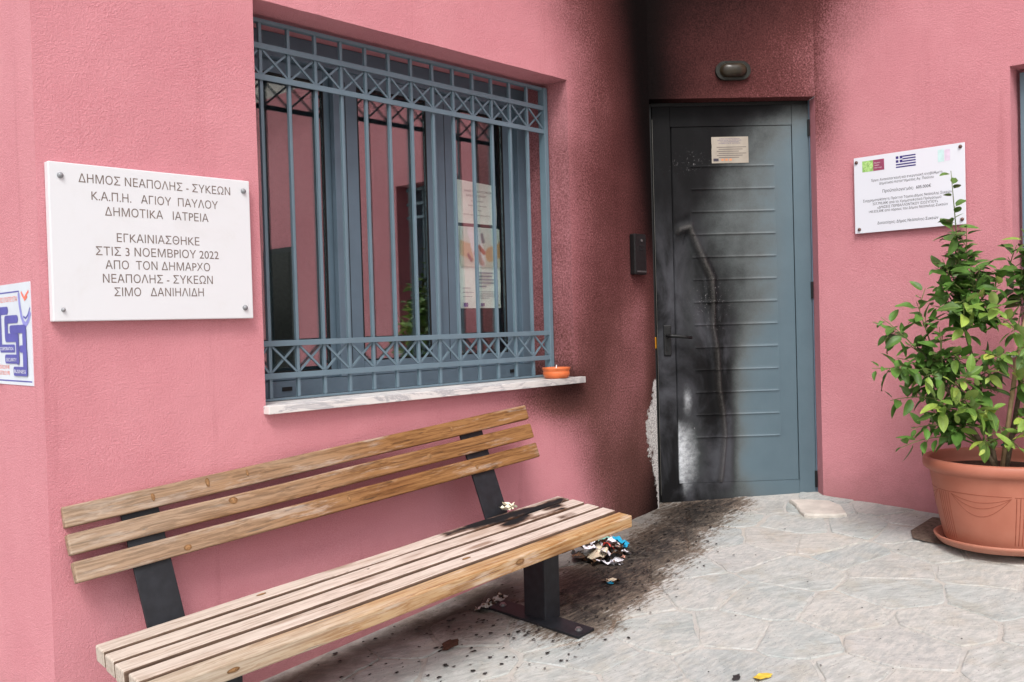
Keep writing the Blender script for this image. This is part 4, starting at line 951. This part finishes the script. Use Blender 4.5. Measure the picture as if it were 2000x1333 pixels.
leafflat('black_flake', -1.40, -1.275, .022, .2, plain('black_flake', (48, 44, 46), .8), 'black charred flake beside the yellow leaf')
# loose slab by the door
sp = [(.428, -.520), (.520, -.700), (.452, -.800), (.360, -.858), (.312, -.835), (.262, -.735), (.235, -.700), (.300, -.640), (.350, -.600)]
# outline traced on the ground, ordered round
bm = bmesh.new(); cxs = sum(p[0] for p in sp)/len(sp); cys = sum(p[1] for p in sp)/len(sp); pts = []
for k in range(len(sp)):
    a, b = sp[k], sp[(k+1) % len(sp)]
    for j in range(4):
        t = j/4; x = a[0]+(b[0]-a[0])*t; y = a[1]+(b[1]-a[1])*t; pts.append((x+random.uniform(-.005, .005), y+random.uniform(-.005, .005)))
cz = lambda x, y: floor_z(x, y)
tp = [bm.verts.new((cxs+(x-cxs)*.95, cys+(y-cys)*.95, cz(x, y)+.022+random.uniform(-.001, .001))) for x, y in pts]; md = [bm.verts.new((x, y, cz(x, y)+.014+random.uniform(-.003, .003))) for x, y in pts]; bt = [bm.verts.new((x, y, cz(x, y)+.002)) for x, y in pts]
bm.faces.new(tp); bm.faces.new(bt[::-1])
for k in range(len(pts)): k2 = (k+1) % len(pts); bm.faces.new((md[k], md[k2], tp[k2], tp[k])); bm.faces.new((bt[k], bt[k2], md[k2], md[k]))
ls = plain('loose_slab_stone', (196, 190, 182), .8, 0, .12, 14, .3)
tag(fin(bm, 'loose_slab', ls), 'loose irregular flat stone lying on the paving in front of the door', 'stone')
# ash flakes and grit
bm = bmesh.new(); rg = random.Random(5)
for k in range(900):
    if k < 480:
        a, b, r = BURN[rg.randrange(len(BURN))]; t = rg.random(); x = a[0]+(b[0]-a[0])*t+rg.gauss(0, .17); y = a[1]+(b[1]-a[1])*t+rg.gauss(0, .13); s = rg.uniform(.0015, .006)
    elif k < 700: x = rg.gauss(-1.7, .4); y = -.35+rg.gauss(0, .2); s = rg.uniform(.0015, .008)
    elif k < 860: x = rg.uniform(-3, .6); y = rg.uniform(-2.6, -.05); s = rg.uniform(.001, .005)
    else: a, b, r = BURN[rg.randrange(len(BURN))]; t = rg.random(); x = a[0]+(b[0]-a[0])*t+rg.gauss(0, .09); y = a[1]+(b[1]-a[1])*t+rg.gauss(0, .08); s = rg.uniform(.003, .007)
    if y > -.01 and x < 0 or x > EX-.02: continue
    if x > -.01 and Vector((x, y, 0)).dot(N2) > .05: continue
    z = floor_z(x, y)+.0075; an = rg.uniform(0, 6.3); vs = []
    for q in range(5): r_ = s*rg.uniform(.5, 1.5); vs.append(bm.verts.new((x+cos(an+q*1.257)*r_*1.5, y+sin(an+q*1.257)*r_, z+rg.uniform(0, s*.5))))
    tipv = bm.verts.new((x, y, z+s*.6))
    for q in range(5): bm.faces.new((vs[q], vs[(q+1) % 5], tipv))
tag(fin(bm, 'ash_flakes', plain('black_ash', (40, 37, 36), .9)), 'scattered black ash flakes and grit on the paving', kind='stuff')
# dark earth patch under the pot
bm = bmesh.new(); vs = [bm.verts.new((x, y, floor_z(x, y)+.0095)) for x, y in ((.205, -1.235), (.30, -1.19), (.55, -1.20), (.60, -1.72), (.20, -1.75), (.19, -1.30))]
bm.faces.new(vs); tag(fin(bm, 'soil_patch', plain('dark_earth', (104, 90, 80), .95, 0, .35, 60, .6)), kind='structure')

# ------------------------------------------------------------------ pot, saucer and citrus tree
PC = Vector((.32, -1.573, -.022))
def terracotta():
    t = NT('terracotta_plastic'); p = t.pos()
    c = t.mix(t.mapr(t.noise(p, 6, 5), .3, .7), lin((164, 99, 79)), lin((174, 109, 89)))
    c = t.mix(t.mapr(t.vmath('DOT_PRODUCT', p, (0, 0, 1)), -.02, .12, .4, 0), c, t.mix(t.noise(p, 25, 5), lin((160, 98, 78)), lin((188, 150, 130))))
    t.bump(t.noise(p, 160, 3), .08, .002)
    return t.set(color=c, rough=.48, spec=.4)
TERRA = terracotta()
bm = bmesh.new(); add_lathe(bm, [(.225, .004), (.250, .008), (.268, .030), (.272, .040), (.266, .043), (.258, .038), (.240, .018), (.001, .016)], PC, 72)
tag(fin(bm, 'plant_saucer', TERRA, smooth=True), 'round terracotta-coloured saucer under the potted citrus tree', 'saucer')
pot = tag(empty('potted_citrus_tree', tuple(PC)), 'young citrus tree tied to a stake in a large terracotta-coloured pot, at the right', 'potted plant')
prof = [(.205, .018), (.222, .020), (.228, .030), (.245, .10), (.262, .18), (.276, .27), (.283, .315), (.283, .325), (.300, .329), (.309, .338), (.312, .352), (.310, .372), (.302, .380), (.288, .380), (.283, .372), (.280, .345), (.274, .320), (.001, .318)]
bm = bmesh.new(); add_lathe(bm, prof, PC, 96); potb = fin(bm, 'pot', TERRA, pot, smooth=True)
def rad_at(z):
    for (r0, z0), (r1, z1) in zip(prof[2:7], prof[3:8]):
        if z0 <= z <= z1: return r0+(r1-r0)*(z-z0)/(z1-z0)
    return .228
TD = plain('terracotta_groove', (140, 76, 58), .55)
bm = bmesh.new(); cyl = lambda an, z: PC + Vector((cos(an), sin(an), 0))*(rad_at(z)-.0002) + Z_*z
for s in range(5):
    a0 = radians(72*s + 143 - 63); wid = radians(52)
    for sag in (.025, .05, .085): add_tube(bm, [cyl(a0+wid*t/14, .245-sag*sin(pi*t/14)**.9) for t in range(15)], .0014, 5)
    add_tube(bm, [cyl(a0+wid*t/10, .252) for t in range(11)], .0016, 5)
    for q in range(5): add_tube(bm, [cyl(a0+wid+radians(4+3.2*q), .045+.20*t/5) for t in range(6)], .0018, 5)
    add_tube(bm, [cyl(a0+wid+radians(2.5+17*t/5), .250) for t in range(6)], .0016, 5)
fin(bm, 'relief', TD, potb)
bm = bmesh.new(); ring = [];  c0 = bm.verts.new(PC+Z_*.325)
for k in range(40): ring.append(bm.verts.new(PC+Vector((cos(k*pi/20)*.279, sin(k*pi/20)*.279, .322+.006*noise.noise(Vector((k, 0, 0)))))))
for k in range(40): bm.faces.new((c0, ring[k], ring[(k+1) % 40]))
fin(bm, 'soil', plain('potting_soil', (66, 50, 40), .95, 0, .4, 60, .8), pot)
BARK = plain('citrus_bark', (110, 96, 78), .8, 0, .25, 60, .4); TWIG = plain('green_twig', (104, 116, 64), .7, 0, .2, 50)
RT = Vector((rt.x, rt.y, 0)); FWD = Vector((sin(YAW), cos(YAW), 0))
PC0 = Vector((.32, -1.573, 0))
def PL(h, z, d=0):
    p = PC0 + RT*h + FWD*d + Z_*z
    if p.x > EX-.045: p.x = EX-.045
    return p
def bez(p0, p1, p2, n=10): return [p0*(1-t)**2+p1*2*t*(1-t)+p2*t*t for t in [k/n for k in range(n+1)]]
bm = bmesh.new()
trunks = [bez(PL(-.02, .30, .0), PL(-.06, .6, .02), PL(-.13, .92, .03), 8), bez(PL(-.03, .30, -.02), PL(-.14, .5, -.04), PL(-.26, .68, -.05), 8), bez(PL(.02, .30, .0), PL(.07, .6, -.03), PL(.10, .95, -.06), 8)]
for tr in trunks: add_tube(bm, tr, [.013-.0008*i for i in range(len(tr))], 8)
fin(bm, 'trunk', BARK, pot, smooth=True)
bm = bmesh.new(); add_tube(bm, [PL(-.035, .30, -.07), PL(.03, .75, -.08), PL(.098, 1.09, -.09)], .0095, 10)
stake = fin(bm, 'stake', plain('pale_cane', (178, 150, 116), .7, 0, .2, 30), pot, smooth=True)
for z, h in ((.42, -.02), (.80, .037), (1.02, .085)):
    bm = bmesh.new(); add_tube(bm, [PL(h, z, -.08)+Vector((cos(a)*.016, sin(a)*.016, .004*sin(a*3))) for a in [k*pi/6 for k in range(13)]], .0028, 6); fin(bm, 'tie', plain('green_tie', (40, 120, 96), .5), stake)
RL = random.Random(11)
tips = [  # (h, z, d) of branch ends, with the trunk and height each one leaves
 (-.192, 1.60, 0, 0), (-.19, 1.40, .01, 0), (-.15, 1.36, -.04, 0), (-.172, 1.30, .02, 0), (-.25, 1.22, -.03, 0), (-.11, 1.24, .05, 0), (.02, 1.22, -.05, 2), (.10, 1.28, -.1, 2), (.16, 1.18, -.15, 2), (-.16, 1.10, -.12, 0), (-.05, 1.10, -.12, 0), (-.22, 1.12, .05, 0),
 (-.352, 1.04, 0, 1), (-.508, .977, 0, 1), (-.557, .757, -.02, 1), (-.494, .62, -.05, 1), (-.465, .42, -.08, 1), (-.36, .56, -.15, 1), (-.40, .86, .0, 1), (-.30, .93, -.10, 1), (-.221, .925, -.15, 0), (-.10, .98, -.18, 0),
 (-.27, .68, -.20, 1), (-.43, .50, -.1, 1), (-.20, .55, -.22, 1), (-.10, .80, -.2, 0), (.02, .80, -.22, 2), (.09, .92, -.2, 2), (.08, .62, -.24, 2), (.0, .52, -.25, 2), (.12, .42, -.22, 2), (.18, .75, -.22, 2), (.22, .55, -.2, 2), (.24, .98, -.2, 2), (.20, 1.10, -.18, 2),
 (-.18, .42, -.24, 1), (-.12, .62, -.05, 1), (-.32, .78, .04, 1), (-.24, .80, -.06, 1), (-.02, .70, .05, 0), (.06, 1.08, -.02, 2), (.28, .80, -.24, 2), (.30, .45, -.22, 2), (-.34, .66, .02, 1), (-.14, .96, -.02, 0), (-.25, .48, .0, 1), (-.38, .72, -.12, 1), (-.06, .42, -.28, 1), (-.12, 1.18, -.10, 0), (-.21, 1.16, -.02, 0), (-.06, 1.02, -.04, 0), (-.17, 1.00, -.14, 0), (-.28, 1.02, .02, 0), (.05, 1.16, -.10, 2), (-.02, .90, -.14, 2), (-.45, .80, -.02, 1), (-.33, .50, -.02, 1), (-.12, .72, -.16, 0), (.04, .68, -.14, 2), (-.22, .60, -.12, 1)]
tw = bmesh.new(); LV = []
def leafspots(path, n, start=.25):
    for k in range(n):
        t = start + (1-start)*(k+RL.random()*.6)/n; t = min(t, .995); i = int(t*(len(path)-1)); f = t*(len(path)-1)-i
        p = path[i].lerp(path[i+1], f); d = (path[i+1]-path[i]).normalized(); LV.append((p, d, k, t))
for idx, (h, z, d, tr) in enumerate(tips):
    T = trunks[tr]; end = PL(h, z, d)
    j = min(range(2, len(T)), key=lambda q: (T[q]-end).length + (.35 if T[q].z > end.z-.02 else 0) ) if z > .5 else 2
    if idx == 0: j = 8
    st = T[j]; mid = (st+end)/2 + Vector((0, 0, .05 if z > .6 else .10)) + Vector((RL.uniform(-.02, .02), RL.uniform(-.02, .02), 0))
    path = bez(st, mid, end, 8); L = (end-st).length
    add_tube(tw, path, [.0045-.0004*i for i in range(9)], 5)
    leafspots(path, 15 if idx == 0 else max(8, int(L*35)), .22 if idx == 0 else .3)
    if idx: 
        for q in range(2):       # side twigs
            i = RL.randrange(3, 8); s0 = path[i]; e0 = s0 + Vector((RL.uniform(-1, 1), RL.uniform(-1, .6), RL.uniform(-.2, 1))).normalized()*RL.uniform(.06, .12)
            if e0.x > EX-.04: e0.x = EX-.04
            sp_ = bez(s0, (s0+e0)/2+Z_*.01, e0, 4); add_tube(tw, sp_, [.0024, .0022, .002, .0017, .0014], 4); leafspots(sp_, 5, .3)
fin(tw, 'branches', TWIG, pot)
def leafmat():
    t = NT('citrus_leaf'); r = t.rnd(); o = t.obj(); geo = t.node('ShaderNodeNewGeometry')
    c = t.ramp(r, [(0, lin((76, 104, 48))), (.3, lin((104, 138, 60))), (.58, lin((128, 160, 72))), (.8, lin((152, 176, 86))), (.93, lin((166, 188, 88))), (1, lin((196, 194, 96)))])
    sep = t.node('ShaderNodeSeparateXYZ'); t._in(sep.inputs[0], o)
    vein = t.mapr(t.math('ABSOLUTE', sep.outputs[1]), 0, .0018, .55, 0); c = t.mix(vein, c, lin((140, 168, 90)))
    c = t.mix(t.mapr(t.noise(o, 60, 4), .45, .7, 0, .4), c, t.mix(1, c, lin((200, 220, 140)), 'MULTIPLY'))
    c = t.mix(geo.outputs['Backfacing'], c, t.mix(.45, c, lin((146, 168, 108))))
    t.b.inputs['Base Color'].default_value = (1, 1, 1, 1)
    t.set(color=c, rough=.5, spec=.35)
    tl = t.node('ShaderNodeBsdfTranslucent'); t.t.links.new(c, tl.inputs[0]); mx = t.node('ShaderNodeMixShader'); mx.inputs[0].default_value = .22
    t.t.links.new(t.b.outputs[0], mx.inputs[1]); t.t.links.new(tl.outputs[0], mx.inputs[2]); t.t.links.new(mx.outputs[0], t.out.inputs[0])
    return t.m
LEAFM = leafmat()
def leafmesh(k):
    rg = random.Random(40+k); L = 1.0; n = 7; bm = bmesh.new(); cup = rg.uniform(.15, .5); curl = rg.uniform(-.1, .7); wv = rg.uniform(.0, .05); V = []
    for i in range(n+1):
        t = i/n; w = .235*(sin(pi*min(1, t**.8))**.75)*(1 if t < .999 else 0)+.004; x = t*L; zc = -curl*t*t*.45
        V.append([bm.verts.new((x, s*w, zc + abs(s)*w*cup + wv*sin(t*9+s*2)*abs(s))) for s in (-1, -.5, 0, .5, 1)])
    for i in range(n):
        for j in range(4): bm.faces.new((V[i][j], V[i+1][j], V[i+1][j+1], V[i][j+1]))
    pet = [bm.verts.new((-.16, -.008, -.01)), bm.verts.new((-.16, .008, -.01)), V[0][3], V[0][1]]; bm.faces.new(pet)
    for v in bm.verts: v.co *= .075
    bmesh.ops.recalc_face_normals(bm, faces=bm.faces)
    if bm.faces[0].normal.z < 0: bmesh.ops.reverse_faces(bm, faces=bm.faces)
    me = bpy.data.meshes.new('leaf'); bm.to_mesh(me); bm.free(); me.materials.append(LEAFM)
    for p in me.polygons: p.use_smooth = True
    return me
LM = [leafmesh(k) for k in range(7)]
leaves = []
for p, d, k, t in LV:
    ga = k*2.4 + RL.uniform(-.5, .5); side = d.orthogonal().normalized(); side = Matrix.Rotation(ga, 3, d) @ side
    dr = (side*1.0 + d*.55 + Vector((0, 0, RL.uniform(-.75, .15))) - FWD*.18).normalized()
    s = RL.uniform(.55, 1.30)*(1 - .25*(t > .9)); tip = p + dr*.085*s
    if tip.x > EX-.012: dr = (dr + Vector((-1.2, 0, 0))).normalized()
    nrm = (Vector((0, 0, 1)) + Vector((RL.uniform(-.6, .6), RL.uniform(-.6, .6), 0)) - FWD*.35).normalized()
    y = nrm.cross(dr).normalized(); n_ = dr.cross(y)
    m3 = Matrix((dr, y, n_)).transposed().to_4x4()
    leaves.append((p + dr*.011, m3, s))
# nearest to the viewer first: those are the ones that show
leaves.sort(key=lambda q: (q[0]-CAM_POS).dot(FWD) + (.6 if (q[0]-PC0).dot(RT) > .17 else 0))
print('leaves', len(leaves))
PI_ = PW(pot).inverted()
for q, (p, m3, s) in enumerate(leaves[:300]):
    o = bpy.data.objects.new('leaf', LM[q % 7]); COL.objects.link(o); o.parent = pot; o.matrix_parent_inverse = PI_
    o.matrix_basis = Matrix.Translation(p) @ m3 @ Matrix.Scale(s, 4)
if len(leaves) > 300:
    # the rest, hidden deeper in the crown, in joined meshes
    bm = bmesh.new()
    for q, (p, m3, s) in enumerate(leaves[300:]):
        n0 = len(bm.verts); bm.from_mesh(LM[q % 7]); bm.verts.ensure_lookup_table()
        bmesh.ops.transform(bm, matrix=Matrix.Translation(p) @ m3 @ Matrix.Scale(s, 4), verts=bm.verts[n0:])
    me = bpy.data.meshes.new('inner_leaves'); bm.to_mesh(me); bm.free()
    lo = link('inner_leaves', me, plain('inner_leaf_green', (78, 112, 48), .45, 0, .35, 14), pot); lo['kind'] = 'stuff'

print('objects', len(bpy.data.objects))
